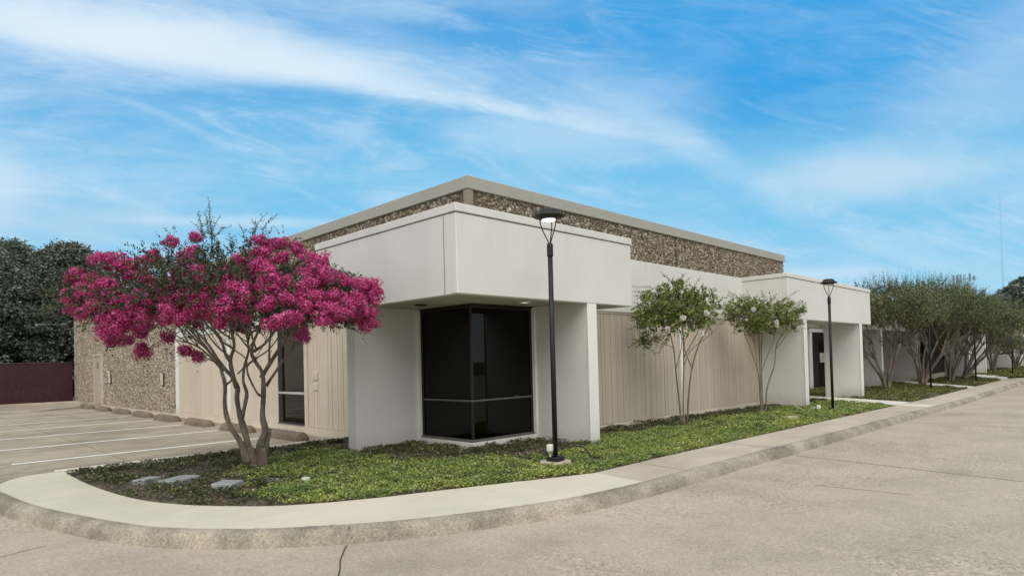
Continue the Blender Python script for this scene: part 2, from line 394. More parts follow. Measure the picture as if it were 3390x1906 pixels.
LIMBS=[
 ([(-0.08, -0.06, 0.09), (-0.11, -0.08, 0.25), (-0.18, -0.04, 0.45), (-0.29, 0.02, 0.63), (-0.36, 0.05, 0.84), (-0.39, 0.04, 1.06), (-0.38, -0.02, 1.34), (-0.45, 0.0, 1.55), (-0.48, -0.01, 1.68), (-0.56, 0.03, 1.81), (-0.64, 0.07, 1.96), (-0.74, 0.12, 2.08), (-0.87, 0.21, 2.25), (-1.01, 0.31, 2.38)],0.056,0.02),
 ([(0.02, -0.02, 0.01), (-0.0, 0.06, 0.27), (-0.03, 0.15, 0.53), (-0.06, 0.23, 0.81), (-0.07, 0.3, 1.1), (-0.06, 0.36, 1.27), (-0.11, 0.46, 1.45), (-0.17, 0.58, 1.59), (-0.23, 0.7, 1.75), (-0.29, 0.83, 1.94), (-0.4, 1.0, 2.17), (-0.53, 1.18, 2.34), (-0.68, 1.39, 2.53)],0.07,0.02),
 ([(-0.15, 0.15, 1.28), (-0.23, 0.09, 1.5), (-0.3, 0.02, 1.72), (-0.3, -0.12, 1.93), (-0.33, -0.23, 2.13), (-0.42, -0.28, 2.3), (-0.5, -0.34, 2.46), (-0.58, -0.41, 2.63)],0.044,0.02),
 ([(-0.05, 0.19, 0.79), (0.03, 0.23, 1.0), (0.08, 0.31, 1.18), (0.08, 0.43, 1.38), (0.15, 0.49, 1.63), (0.21, 0.55, 1.88), (0.25, 0.64, 2.09), (0.29, 0.72, 2.45), (0.36, 0.77, 2.76)],0.037,0.018),
 ([(-0.26, 0.12, 1.72), (-0.29, 0.24, 1.81), (-0.3, 0.33, 2.03), (-0.38, 0.5, 2.28), (-0.44, 0.64, 2.46), (-0.51, 0.79, 2.67)],0.033,0.018),
 ([(0.13, 0.02, -0.03), (0.13, -0.03, 0.15), (0.13, -0.06, 0.37), (0.17, -0.14, 0.57), (0.14, -0.14, 0.81), (0.14, -0.18, 1.14), (0.12, -0.19, 1.49), (0.04, -0.15, 1.69), (-0.0, -0.14, 1.84), (0.01, -0.19, 2.05), (0.05, -0.26, 2.22), (0.07, -0.32, 2.44), (0.09, -0.38, 2.69)],0.074,0.02),
 ([(0.14, -0.14, 1.44), (0.17, -0.3, 1.6), (0.22, -0.46, 1.79), (0.25, -0.62, 1.93), (0.29, -0.78, 2.09), (0.34, -0.95, 2.19), (0.38, -1.11, 2.33), (0.44, -1.3, 2.48)],0.041,0.02),
 ([(0.23, -0.09, 1.29), (0.34, -0.12, 1.46), (0.46, -0.16, 1.66), (0.62, -0.24, 1.9), (0.7, -0.23, 2.06), (0.81, -0.26, 2.33), (0.92, -0.29, 2.47), (1.06, -0.36, 2.56)],0.03,0.018),
 ([(0.16, -0.02, 1.14), (0.16, 0.12, 1.2), (0.12, 0.31, 1.49), (0.12, 0.45, 1.74), (0.06, 0.65, 1.88), (0.04, 0.81, 1.96)],0.022,0.015),
 ([(0.04, -0.04, 1.84), (0.01, 0.13, 1.98), (-0.04, 0.32, 2.14), (-0.05, 0.47, 2.26)],0.022,0.015),
 ([(0.11, -0.04, 1.75), (-0.01, 0.04, 1.63), (-0.14, 0.14, 1.5)],0.022,0.02),
 ([(0.06, -0.06, 1.86), (0.27, 0.05, 1.98), (0.5, 0.14, 2.19), (0.7, 0.26, 2.38), (0.87, 0.4, 2.63)],0.03,0.018),
 ([(-0.31, 0.17, 1.33), (-0.24, 0.17, 1.39), (-0.17, 0.18, 1.48)],0.022,0.02),
 ([(0.15, 0.41, 2.04), (0.11, 0.08, 2.18), (0.12, -0.31, 2.24), (0.12, -0.69, 2.41)],0.022,0.015),
 ([(-0.37, 0.09, 1.55), (-0.61, 0.11, 1.85), (-0.81, 0.1, 1.98), (-1.0, 0.09, 2.02), (-1.11, -0.02, 2.05)],0.022,0.012),
 ([(0.26, -0.12, 0.6), (0.22, -0.08, 0.43), (0.19, -0.05, 0.25), (0.16, -0.02, 0.06)],0.044,0.07),
 ([(-0.3, -0.12, 2.14), (-0.35, -0.5, 2.31), (-0.44, -0.84, 2.48)],0.022,0.015),
 ([(-0.31, 0.46, 2.15), (-0.41, 0.98, 2.42), (-0.51, 1.51, 2.59), (-0.74, 2.17, 2.78)],0.026,0.015),
 ([(0.24, -0.66, 1.93), (0.28, -0.66, 2.12), (0.29, -0.62, 2.32), (0.33, -0.62, 2.6)],0.022,0.015),
 ([(0.06, -0.34, 2.22), (0.3, -0.09, 2.42), (0.59, 0.12, 2.67)],0.022,0.015),
]
BLOOMS=[(-2.16, 0.64, 2.94, 0.17, 0.12),(-2.22, 0.58, 2.61, 0.19, 0.17),(-2.16, 0.17, 2.39, 0.16, 0.08),(-2.1, 0.02, 2.74, 0.21, 0.16),(-2.03, -0.27, 2.74, 0.13, 0.13),(-1.87, 0.23, 3.19, 0.19, 0.09),(-1.8, 0.11, 3.07, 0.14, 0.09),(-2.04, -0.19, 2.52, 0.23, 0.2),(-2.03, -0.23, 2.25, 0.13, 0.16),(-1.99, -0.75, 2.3, 0.17, 0.19),(-1.9, -0.84, 2.42, 0.19, 0.17),(-1.73, -0.58, 2.54, 0.13, 0.11),(-1.68, -0.76, 2.45, 0.15, 0.13),(-1.64, 0.05, 3.03, 0.14, 0.19),(-1.36, 0.01, 3.23, 0.14, 0.12),(-1.49, -0.06, 2.91, 0.12, 0.08),(-1.01, 0.36, 3.58, 0.11, 0.08),(-0.74, 0.14, 3.65, 0.06, 0.04),(-0.89, -0.07, 3.39, 0.1, 0.07),(-1.06, -0.4, 3.21, 0.12, 0.06),(-1.44, -0.74, 2.73, 0.15, 0.11),(-1.44, -0.96, 2.56, 0.15, 0.13),(-1.18, -0.58, 2.92, 0.16, 0.14),(-1.0, -0.76, 2.91, 0.12, 0.16),(-1.03, -1.06, 2.72, 0.15, 0.13),(-1.44, -1.29, 2.37, 0.2, 0.14),(-1.27, -1.3, 2.5, 0.15, 0.11),(-1.22, -1.34, 2.37, 0.13, 0.11),(-0.76, -1.13, 2.91, 0.12, 0.1),(-0.85, -1.56, 2.68, 0.17, 0.17),(-0.83, -1.78, 2.52, 0.15, 0.16),(-1.07, -1.78, 2.38, 0.11, 0.11),(-0.82, -1.66, 2.34, 0.11, 0.11),(-0.74, -1.76, 2.45, 0.07, 0.11),(-0.25, -1.0, 3.25, 0.12, 0.12),(-0.49, -1.05, 3.14, 0.12, 0.06),(-0.33, -1.22, 2.99, 0.2, 0.14),(-0.32, -1.65, 2.79, 0.21, 0.15),(-0.46, -1.66, 2.66, 0.15, 0.11),(-0.32, -1.77, 2.66, 0.15, 0.13),(-0.35, -2.11, 2.48, 0.09, 0.09),(-0.62, -2.01, 2.45, 0.09, 0.09),(0.26, -1.19, 3.38, 0.12, 0.06),(-0.04, -1.28, 3.19, 0.12, 0.08),(-0.15, -0.84, 3.49, 0.12, 0.06),(-0.04, -0.96, 3.44, 0.1, 0.06),(0.15, -0.88, 3.5, 0.08, 0.04),(0.27, -1.72, 3.1, 0.18, 0.1),(0.25, -1.95, 2.89, 0.18, 0.1),(0.18, -1.68, 2.96, 0.12, 0.1),(0.07, -2.0, 2.74, 0.1, 0.08),(-0.12, -2.02, 2.61, 0.09, 0.09),(-0.15, -2.19, 2.44, 0.09, 0.07),(0.03, -2.2, 2.54, 0.08, 0.09),(0.29, -2.1, 2.51, 0.12, 0.12),(0.13, -2.31, 2.31, 0.17, 0.13),(0.42, -2.24, 2.41, 0.12, 0.12),(0.49, -2.29, 2.5, 0.12, 0.1),(0.95, -1.98, 2.74, 0.17, 0.12),(1.02, -2.05, 2.63, 0.12, 0.12),(0.72, -2.19, 2.42, 0.16, 0.14),(0.93, -2.03, 2.3, 0.14, 0.16),(0.6, -2.04, 2.81, 0.1, 0.08),(-1.51, -0.92, 2.28, 0.07, 0.04),(-1.76, 0.63, 2.04, 0.12, 0.07),(-1.48, 1.09, 2.09, 0.13, 0.08),(-1.42, 0.45, 2.16, 0.09, 0.07),(-1.34, 0.78, 1.9, 0.12, 0.1),(-1.05, 0.56, 2.09, 0.06, 0.05),(-0.66, 0.4, 1.8, 0.11, 0.08),(-1.01, -0.11, 1.88, 0.05, 0.04),(0.34, -1.17, 2.05, 0.09, 0.09),(-0.42, -2.25, 2.21, 0.14, 0.07),(-0.52, -2.11, 2.18, 0.11, 0.05),(-1.01, -1.47, 2.19, 0.07, 0.06),]
SHOOTS=[[(-0.36, 0.51, 3.55), (-0.38, 0.52, 4.01), (-0.39, 0.54, 4.39)],[(-0.58, 0.26, 3.6), (-0.61, 0.28, 3.87), (-0.64, 0.32, 4.14)],[(-0.32, 0.68, 3.74), (-0.27, 0.63, 3.97), (-0.2, 0.56, 4.13)],[(-0.4, 0.34, 3.68), (-0.32, 0.26, 3.81), (-0.18, 0.12, 3.88)],[(-0.44, 0.64, 3.75), (-0.51, 0.7, 3.91), (-0.58, 0.78, 4.0)],[(-0.16, -0.31, 3.55), (-0.19, -0.29, 3.74), (-0.23, -0.24, 3.87)],[(-0.11, -0.5, 3.55), (-0.06, -0.55, 3.82), (0.06, -0.67, 4.0)],[(0.06, -0.35, 3.61), (0.14, -0.43, 3.87), (0.27, -0.56, 4.02)],[(-0.13, -0.55, 3.64), (-0.11, -0.56, 3.77), (-0.15, -0.53, 3.89)],[(-1.46, 1.11, 3.26), (-1.51, 1.16, 3.39), (-1.57, 1.22, 3.47)],[(-1.34, 1.72, 3.35), (-1.35, 1.74, 3.53), (-1.4, 1.78, 3.63)],[(-1.34, 0.92, 3.29), (-1.35, 0.93, 3.38), (-1.37, 0.95, 3.44)],[(-1.22, 0.39, 3.32), (-1.2, 0.37, 3.44), (-1.21, 0.38, 3.53)],[(1.07, -1.87, 2.57), (1.17, -1.97, 2.48), (1.23, -2.03, 2.34)],[(0.26, -0.89, 3.46), (0.33, -0.97, 3.55), (0.42, -1.06, 3.58)],[(-0.39, 0.54, 3.78), (-0.42, 0.57, 4.06), (-0.44, 0.59, 4.15)],[(-0.5, 0.12, 3.7), (-0.52, 0.14, 4.03), (-0.48, 0.1, 4.11)],[(-0.59, 0.11, 3.63), (-0.63, 0.16, 3.78), (-0.66, 0.18, 3.93)],[(-1.71, 1.0, 3.22), (-1.77, 1.06, 3.31), (-1.82, 1.1, 3.33)],[(0.99, -0.6, 3.36), (1.09, -0.69, 3.24), (1.17, -0.77, 3.17)],[(0.73, -1.04, 2.14), (0.79, -1.11, 2.29), (0.87, -1.18, 2.35)],[(-0.96, 0.38, 3.47), (-1.02, 0.44, 3.56), (-1.07, 0.49, 3.6)],[(-0.4, -0.37, 3.42), (-0.41, -0.36, 3.57), (-0.42, -0.35, 3.66)],]
STEMS_A=[([(0.03, -0.03, 0.03), (-0.05, -0.04, 0.72), (-0.14, -0.03, 1.33), (-0.22, -0.03, 1.82), (-0.34, -0.0, 2.28), (-0.5, 0.08, 2.65)],0.022,0.01),([(0.07, -0.07, 0.03), (0.11, -0.05, 0.71), (0.17, -0.05, 1.35), (0.21, -0.04, 1.88), (0.25, -0.02, 2.29), (0.31, -0.03, 2.7)],0.026,0.01),([(0.17, -0.1, 0.04), (0.22, -0.13, 0.76), (0.3, -0.2, 1.31), (0.43, -0.32, 1.87), (0.57, -0.45, 2.21), (0.74, -0.6, 2.59)],0.024,0.01),([(-0.03, 0.03, 1.33), (0.18, 0.01, 1.76), (0.32, 0.06, 2.06), (0.36, 0.2, 2.42)],0.012,0.007),([(0.24, -0.24, 1.32), (0.01, -0.2, 1.7), (-0.12, -0.25, 1.92), (-0.14, -0.43, 2.26)],0.012,0.007),([(0.1, -0.1, 1.58), (0.18, -0.27, 1.92), (0.23, -0.42, 2.21), (0.19, -0.48, 2.58)],0.012,0.007),([(-0.15, 0.01, 1.82), (-0.43, 0.08, 1.91), (-0.8, 0.24, 2.0)],0.008,0.005),([(0.1, -0.11, 1.41), (0.34, -0.15, 1.75), (0.73, -0.36, 2.04), (1.05, -0.49, 2.28)],0.011,0.006),]
STEMS_B=[([(-0.03, 0.03, 0.0), (-0.09, 0.03, 0.82), (-0.16, 0.04, 1.17), (-0.32, 0.15, 1.78), (-0.49, 0.27, 2.31), (-0.6, 0.32, 2.66)],0.022,0.01),([(-0.0, 0.0, 0.0), (0.08, 0.02, 1.17), (0.16, 0.05, 1.88), (0.26, 0.06, 2.24), (0.32, 0.11, 2.67)],0.022,0.01),([(0.07, -0.07, -0.02), (0.13, -0.1, 0.63), (0.3, -0.25, 1.34), (0.39, -0.3, 1.87), (0.54, -0.43, 2.22), (0.75, -0.61, 2.64)],0.022,0.01),([(-0.08, 0.08, 1.17), (0.02, 0.17, 1.88), (0.12, 0.26, 2.25), (0.29, 0.28, 2.68)],0.012,0.007),([(0.01, -0.01, 1.17), (0.07, -0.21, 1.73), (0.08, -0.36, 2.07), (-0.01, -0.42, 2.63)],0.012,0.007),([(0.32, -0.33, 1.79), (0.63, -0.42, 2.08), (1.05, -0.63, 2.43)],0.01,0.006),([(-0.11, 0.11, 1.95), (-0.43, 0.22, 2.41), (-0.59, 0.17, 2.75)],0.008,0.005),]

# ============================================================ CAMERA
cam_d = bpy.data.cameras.new('camera'); cam = bpy.data.objects.new('camera', cam_d); C.objects.link(cam)
yaw, pitch, roll = (math.radians(a) for a in (44.79654, 1.04059, -1.45621))
f0 = Vector((math.cos(yaw), math.sin(yaw), 0)); r0 = Vector((math.sin(yaw), -math.cos(yaw), 0)); u0 = Vector((0, 0, 1))
fw = f0 * math.cos(pitch) + u0 * math.sin(pitch); up = -f0 * math.sin(pitch) + u0 * math.cos(pitch)
rt = r0 * math.cos(roll) + up * math.sin(roll); up2 = -r0 * math.sin(roll) + up * math.cos(roll)
cam.matrix_world = Matrix(((rt.x, up2.x, -fw.x, 0), (rt.y, up2.y, -fw.y, 0), (rt.z, up2.z, -fw.z, 1.6), (0, 0, 0, 1)))
cam_d.sensor_width = 36; cam_d.lens = 2085.745 / 3390 * 36; cam_d.shift_y = (1155.53 - 953) / 3390
cam_d.clip_start = .05; cam_d.clip_end = 3000
sc.camera = cam

# ============================================================ LIGHT
SUN_AZ, SUN_EL = math.radians(-131), math.radians(50)     # direction towards the sun
sd = bpy.data.lights.new('sun', 'SUN'); so = bpy.data.objects.new('sun', sd); C.objects.link(so)
sd.energy = 1.75; sd.angle = math.radians(48); sd.color = (1, .965, .90)
tosun = Vector((math.cos(SUN_EL) * math.cos(SUN_AZ), math.cos(SUN_EL) * math.sin(SUN_AZ), math.sin(SUN_EL)))
so.rotation_euler = tosun.to_track_quat('Z', 'Y').to_euler()
w = bpy.data.worlds.new('World'); sc.world = w; w.use_nodes = True
nt = w.node_tree; nt.nodes.clear()
wo = nd(nt, 'ShaderNodeOutputWorld'); bg = nd(nt, 'ShaderNodeBackground'); lk(nt, bg.outputs[0], wo.inputs[0])
sky = nd(nt, 'ShaderNodeTexSky'); sky.sky_type = 'NISHITA'; sky.sun_disc = False
sky.sun_elevation = SUN_EL; sky.sun_rotation = math.radians(90) - SUN_AZ
sky.dust_density = 1.0; sky.ozone_density = 2.0
dirv = coords(nt, 'Generated')
def dot(v):
    n = nd(nt, 'ShaderNodeVectorMath', operation='DOT_PRODUCT'); lk(nt, dirv, n.inputs[0]); n.inputs[1].default_value = v; return n.outputs['Value']
F = dot((f0.x, f0.y, 0)); R = dot((r0.x, r0.y, 0)); Z = dot((0, 0, 1))
Fc = mth(nt, 'MAXIMUM', F, .12)
U = mth(nt, 'DIVIDE', R, Fc); V = mth(nt, 'DIVIDE', Z, Fc)
uv = nd(nt, 'ShaderNodeCombineXYZ'); lk(nt, U, uv.inputs[0]); lk(nt, V, uv.inputs[1]); uvo = uv.outputs[0]
def smooth(x, a, b):
    n = nd(nt, 'ShaderNodeMapRange', interpolation_type='SMOOTHSTEP'); lk(nt, x, n.inputs[0])
    n.inputs[1].default_value = a; n.inputs[2].default_value = b; return n.outputs[0]
wob = mth(nt, 'SUBTRACT', noise(nt, uvo, 3.2, 6, .6), .5)
wob2 = mth(nt, 'SUBTRACT', noise(nt, uvo, 9, 6, .65, stretch=(.55, 1.7, 1)), .5)
grad = ramp(nt, mth(nt, 'MULTIPLY', V, 1.6), [(0, (.34, .65, .83)), (.25, (.20, .565, .83)), (.5, (.14, .52, .82)), (.75, (.10, .42, .79)), (1, (.06, .34, .75))])
nish = nd(nt, 'ShaderNodeVectorMath', operation='SCALE'); lk(nt, sky.outputs[0], nish.inputs[0]); nish.inputs['Scale'].default_value = .12
base = mixc(nt, .12, grad, nish.outputs[0])
def ellipse(cu, cv, ru, rv, wamp=.5, ang=0.0):
    du = mth(nt, 'SUBTRACT', U, cu); dv = mth(nt, 'SUBTRACT', V, cv)
    ca, sa = math.cos(ang), math.sin(ang)
    a = mth(nt, 'ADD', mth(nt, 'MULTIPLY', du, ca / ru), mth(nt, 'MULTIPLY', dv, sa / ru))
    b = mth(nt, 'ADD', mth(nt, 'MULTIPLY', du, -sa / rv), mth(nt, 'MULTIPLY', dv, ca / rv))
    d = mth(nt, 'SQRT', mth(nt, 'ADD', mth(nt, 'MULTIPLY', a, a), mth(nt, 'MULTIPLY', b, b)))
    d = mth(nt, 'ADD', d, mth(nt, 'MULTIPLY', wob, wamp * 1.6)); d = mth(nt, 'ADD', d, mth(nt, 'MULTIPLY', wob2, wamp * 1.5))
    return mth(nt, 'SUBTRACT', 1, smooth(d, .1, 1.15))
deep = ellipse(.46, .50, .52, .20, .6, .05)
base = mixc(nt, mth(nt, 'MULTIPLY', deep, .95), base, (.03, .335, .74))
# veil of thin streaky cloud
st1 = noise(nt, uvo, 2.4, 9, .62, stretch=(.8, 3.4, 1))
rotm = nd(nt, 'ShaderNodeMapping'); rotm.inputs['Rotation'].default_value = (0, 0, math.radians(14)); lk(nt, uvo, rotm.inputs[0])
st2 = noise(nt, rotm.outputs[0], 3.0, 12, .64, stretch=(.7, 3.4, 1), dist=.9)
veil = smooth(st1, .40, .80); veil2 = smooth(st2, .47, .72)
leftw = smooth(U, .55, -.75)
amt = mth(nt, 'MULTIPLY', veil, mth(nt, 'ADD', .32, mth(nt, 'MULTIPLY', leftw, .4)))
col = mixc(nt, amt, base, (.56, .72, .87))
st3 = noise(nt, rotm.outputs[0], 6.0, 12, .7, stretch=(.6, 2.4, 1), dist=1.2); veil3 = smooth(st3, .50, .70)
ndeep = mth(nt, 'SUBTRACT', 1, mth(nt, 'MULTIPLY', deep, .72))
col = mixc(nt, mth(nt, 'MULTIPLY', mth(nt, 'MULTIPLY', veil2, .45), ndeep), col, (.60, .76, .90))
col = mixc(nt, mth(nt, 'MULTIPLY', mth(nt, 'MULTIPLY', veil3, .34), ndeep), col, (.62, .78, .91))
def put(mask, k, c):
    global col
    col = mixc(nt, mth(nt, 'MULTIPLY', mask, k, clamp=True), col, c)
wh = (.74, .85, .93)
# the long streak falling to the right
vc = mth(nt, 'SUBTRACT', .402, mth(nt, 'MULTIPLY', U, .205))
dvc = mth(nt, 'SUBTRACT', V, vc); dvc = mth(nt, 'ADD', dvc, mth(nt, 'MULTIPLY', wob2, .035)); dvc = mth(nt, 'ADD', dvc, mth(nt, 'MULTIPLY', wob, .03))
wid = mth(nt, 'ADD', .017, mth(nt, 'MULTIPLY', smooth(U, -.05, -.45), .026))
rel = mth(nt, 'DIVIDE', dvc, wid)
strk = mth(nt, 'MULTIPLY', smooth(rel, -1.0, -.1), smooth(rel, 2.4, .2))
strk = mth(nt, 'MULTIPLY', strk, smooth(U, .36, .0))
wsp = smooth(noise(nt, rotm.outputs[0], 5.0, 12, .68, stretch=(.5, 2.4, 1), dist=1.0), .30, .60)
strk = mth(nt, 'MULTIPLY', strk, mth(nt, 'MAXIMUM', wsp, smooth(U, .22, -.30)))
put(strk, .78, wh)
put(mth(nt, 'MULTIPLY', mth(nt, 'MULTIPLY', smooth(rel, -1.0, .3), smooth(rel, 6.5, .5)), mth(nt, 'MULTIPLY', wsp, smooth(U, .5, -.2))), .45, (.58, .76, .90))
put(ellipse(-.62, .53, .34, .085, .5, -.12), .7, wh)
put(ellipse(.60, .285, .27, .06, .55, .03), .75, (.56, .73, .86))
put(ellipse(.78, .44, .22, .12, .7, .5), .45, (.45, .66, .86))
put(ellipse(-.86, .29, .14, .10, .6, 0), .65, (.66, .79, .89))
put(ellipse(-.66, .235, .22, .055, .6, .0), .5, (.42, .62, .80))
put(ellipse(-.42, .232, .24, .014, .35, -.04), .6, (.60, .77, .90))
put(ellipse(.28, .18, .16, .02, .7, -.12), .6, (.60, .77, .90))
put(ellipse(.45, .125, .22, .014, .7, .03), .6, (.62, .78, .90))
put(ellipse(.12, .40, .22, .09, .9, .2), .35, (.50, .70, .87))
put(ellipse(-.1, .255, .25, .04, .9, -.15), .3, (.45, .68, .87))
soft = smooth(noise(nt, uvo, 2.1, 8, .6, stretch=(1, 3.0, 1)), .36, .66)
put(mth(nt, 'MULTIPLY', soft, smooth(V, .42, .18)), .5, (.50, .70, .87))
put(ellipse(.30, .33, .24, .035, .8, -.55), .35, (.55, .74, .89))
put(ellipse(.10, .345, .26, .05, .8, -.1), .4, (.55, .74, .89))
hz = smooth(V, .10, -.02); put(hz, .5, (.50, .70, .84))
# unseen white overcast added behind the viewer and overhead for soft neutral light
back = mth(nt, 'MAXIMUM', smooth(F, .22, -.1), smooth(Z, .55, .80))
ov = ramp(nt, noise(nt, dirv, 2.0, 6), [(.3, (.62, .66, .68)), (.7, (1.0, .97, .90))])
col = mixc(nt, mth(nt, 'MULTIPLY', back, .92), col, ov)
fin = nd(nt, 'ShaderNodeVectorMath', operation='SCALE'); lk(nt, col, fin.inputs[0]); fin.inputs['Scale'].default_value = .86 / .12
lk(nt, fin.outputs[0], bg.inputs[0]); bg.inputs[1].default_value = .12
sc.view_settings.view_transform = 'Standard'; sc.view_settings.look = 'None'
sc.view_settings.exposure = .3; sc.view_settings.gamma = 1
try:
    sc.cycles.use_denoising = True; sc.cycles.transparent_max_bounces = 12; sc.cycles.max_bounces = 6
except Exception: pass

# ============================================================ GROUND, ROAD, KERB
g = MB().add([(-900, -900, -.34), (900, -900, -.34), (900, 900, -.34), (-900, 900, -.34)], [(0, 1, 2, 3)]).build('ground', M['soil']); g['kind'] = 'structure'
sheet('road', [(-60, -45), (70, -45), (70, 42.1), (-60, 42.1)], M['road'], -.15)
sheet('parking_lot', [(-60, 12.62), (7.32, 12.62), (7.32, 42.05), (-60, 42.05)], M['lot'], -.148)
# slab outline
outer = [(1.17, 11.07), (1.31, 9.72), (1.56, 8.55), (1.97, 7.24), (2.55, 6.38), (3.30, 5.72), (4.05, 5.27), (5.1, 4.86), (5.9, 4.68), (6.95, 4.58)]
tip = [(2.0, 12.43), (1.62, 12.35), (1.36, 12.05), (1.20, 11.6)]
inner = [(2.10, 12.2), (2.09, 11.82), (2.10, 10.65), (2.15, 9.81), (2.22, 9.16), (2.34, 8.57), (2.58, 7.98), (2.85, 7.55), (3.19, 7.13), (3.6, 6.83), (4.23, 6.52), (4.78, 6.32), (5.76, 5.96), (6.35, 5.72), (7.08, 5.46)]
outs = spline(outer, .12); tips = spline(tip + [outer[0]], .08)[:-1]; inn = spline(inner, .15)
sheet('pavement', tips + outs + inn[::-1], M['slab'], 0.0, thick=.3)
sheet('sidewalk', [(6.95, 4.58), (9, 4.56), (13, 4.52), (20, 4.50), (28, 4.46), (36, 4.42), (44, 4.40), (46.5, 3.8), (47.6, 2.0), (48, -1), (49.2, -1), (48.8, 2.2), (47.6, 4.6), (46, 5.35), (36, 5.42), (28, 5.44), (20, 5.46), (13, 5.47), (7.08, 5.46)], M['walk'], 0.0, thick=.3)
# kerb: swept profile with knocked edges
def kerb(name, path, mat, prof, amp=.012, closed=False):
    P = [np.array(p) for p in path]; n = len(P); vs = []; m = len(prof)
    for i, p in enumerate(P):
        d = P[min(i + 1, n - 1)] - P[max(i - 1, 0)]; d = d / np.linalg.norm(d); nrm = np.array([d[1], -d[0]])
        w1 = math.sin(i * .9) * .3 + random.uniform(-1, 1)
        for j, (o, z) in enumerate(prof):
            a = amp * (0.15 if j == 0 or j == m - 1 else 1)
            q = p + nrm * (o + a * random.uniform(-.8, .8) + a * .4 * w1)
            vs.append((q[0], q[1], gz(q[0]) + z + a * random.uniform(-.6, .5)))
    fs = [(i * m + j, i * m + j + 1, (i + 1) * m + j + 1, (i + 1) * m + j) for i in range(n - 1) for j in range(m - 1)]
    o = MB().add(vs, fs, True).build(name, mat); o['kind'] = 'structure'; return o
cp = spline([(2.6, 12.47)] + tip[:1] + tip[1:] + outer + [(8, 4.56), (10, 4.55), (13, 4.52), (20, 4.50), (28, 4.46), (36, 4.42), (43.5, 4.40), (46.0, 3.7), (47.4, 2.0), (47.9, -1)], .055)
prof = [(-.012, -.003), (.03, .004), (.075, .0), (.115, -.016), (.145, -.045), (.165, -.085), (.18, -.125), (.195, -.165)]
kerb('kerb', cp, M['curb'], prof)
kerb('planter_kerb', spline([(7.8, 12.42), (2.0, 12.43)], .1)[::-1], M['path'], [(-.16, -.05), (-.15, .012), (-.02, .012), (0, .0), (.004, -.155)], .003)
# cracks and joints in the concrete
def crack(name, pts, wd, mat, dz, jag=.02):
    p = spline(pts, .12); vs = []
    for i, q in enumerate(p):
        a = np.array(p[min(i + 1, len(p) - 1)]) - np.array(p[max(i - 1, 0)]); a = a / np.linalg.norm(a); nr = np.array([-a[1], a[0]])
        c = np.array(q) + nr * random.uniform(-jag, jag)
        for s in (-1, 1): e = c + nr * s * wd * random.uniform(.35, .6); vs.append((e[0], e[1], gz(e[0]) + dz))
    o = MB().add(vs, [(2 * i, 2 * i + 1, 2 * i + 3, 2 * i + 2) for i in range(len(p) - 1)]).build(name, mat); o['kind'] = 'structure'
    if o.data.polygons and o.data.polygons[0].normal.z < 0: o.data.flip_normals()
    return o
crack('road_joint', [(3.20, 5.50), (3.02, 5.28), (2.72, 4.82), (2.3, 4.2), (1.8, 3.5)], .014, M['joint'], -.146, .006)
crack('road_joint', [(11.2, 4.25), (11.0, 3), (10.7, 1.5), (10.2, -2), (9.6, -7)], .022, M['joint_soft'], -.146, .006)
crack('road_joint', [(8.76, 3.1), (8.8, 2.5), (8.83, 2.0)], .014, M['joint_soft'], -.146, .008)
crack('road_joint', [(18.5, 4.2), (18.3, 1), (18.0, -6)], .022, M['joint_soft'], -.146, .004)
crack('road_joint', [(1.18, 7.9), (.7, 7.7), (.2, 7.3), (-.6, 6.9)], .012, M['joint_soft'], -.146, .008)
crack('road_joint', [(2.45, 14.9), (1.5, 13.9), (1.0, 13.2), (.4, 12.6)], .012, M['joint_soft'], -.1435, .008)
for pts in ([(3.4, 12.7), (3.45, 20), (3.4, 30), (3.4, 41.9)], [(-.4, 12.7), (-.4, 41.9)], [(-8, 13.9), (1.0, 13.95), (7.2, 13.9)], [(-8, 22.9), (7.2, 22.9)], [(-8, 31.8), (7.2, 31.8)]):
    crack('lot_joint', pts, .018, M['joint_soft'], -.1445, .005)
for xx in (8.0, 10.9, 13.9, 16.9, 19.9, 26.5, 29.5):
    crack('sidewalk_joint', [(xx, 4.58), (xx + .15, 5.44)], .012, M['joint_soft'], .003, .002)
crack('kerb_joint', [(3.29, 5.60), (3.2, 5.47)], .01, M['joint'], .008, .001)
# bright patch where the entrance path meets the pavement
sheet('path', [(22.3, 4.56), (23.1, 4.55), (23.45, 5.44), (22.55, 5.44)], M['path'], .004)
# parking bay lines
for k in range(8):
    y = 15.40 + 2.98 * k
    MB().add([(1.8, y - .065, -.143), (6.7, y - .065, -.143), (6.7, y + .065, -.143), (1.8, y + .065, -.143)], [(0, 1, 2, 3)]).build('parking_line', M['paint'])['kind'] = 'structure'
# raised walk between the wall and the wheel stops, and the strip by the fence
sheet('side_walk', [(7.30, 12.6), (7.84, 12.6), (7.84, 43), (7.30, 43)], M['walk'], -.06, thick=.14)
sheet('far_kerb', [(-45, 42.0), (7.84, 42.0), (7.84, 42.35), (-45, 42.35)], M['walk'], -.02, thick=.2)
sheet('verge', [(-45, 42.35), (40, 42.35), (40, 60), (-45, 60)], M['soil'], -.06)

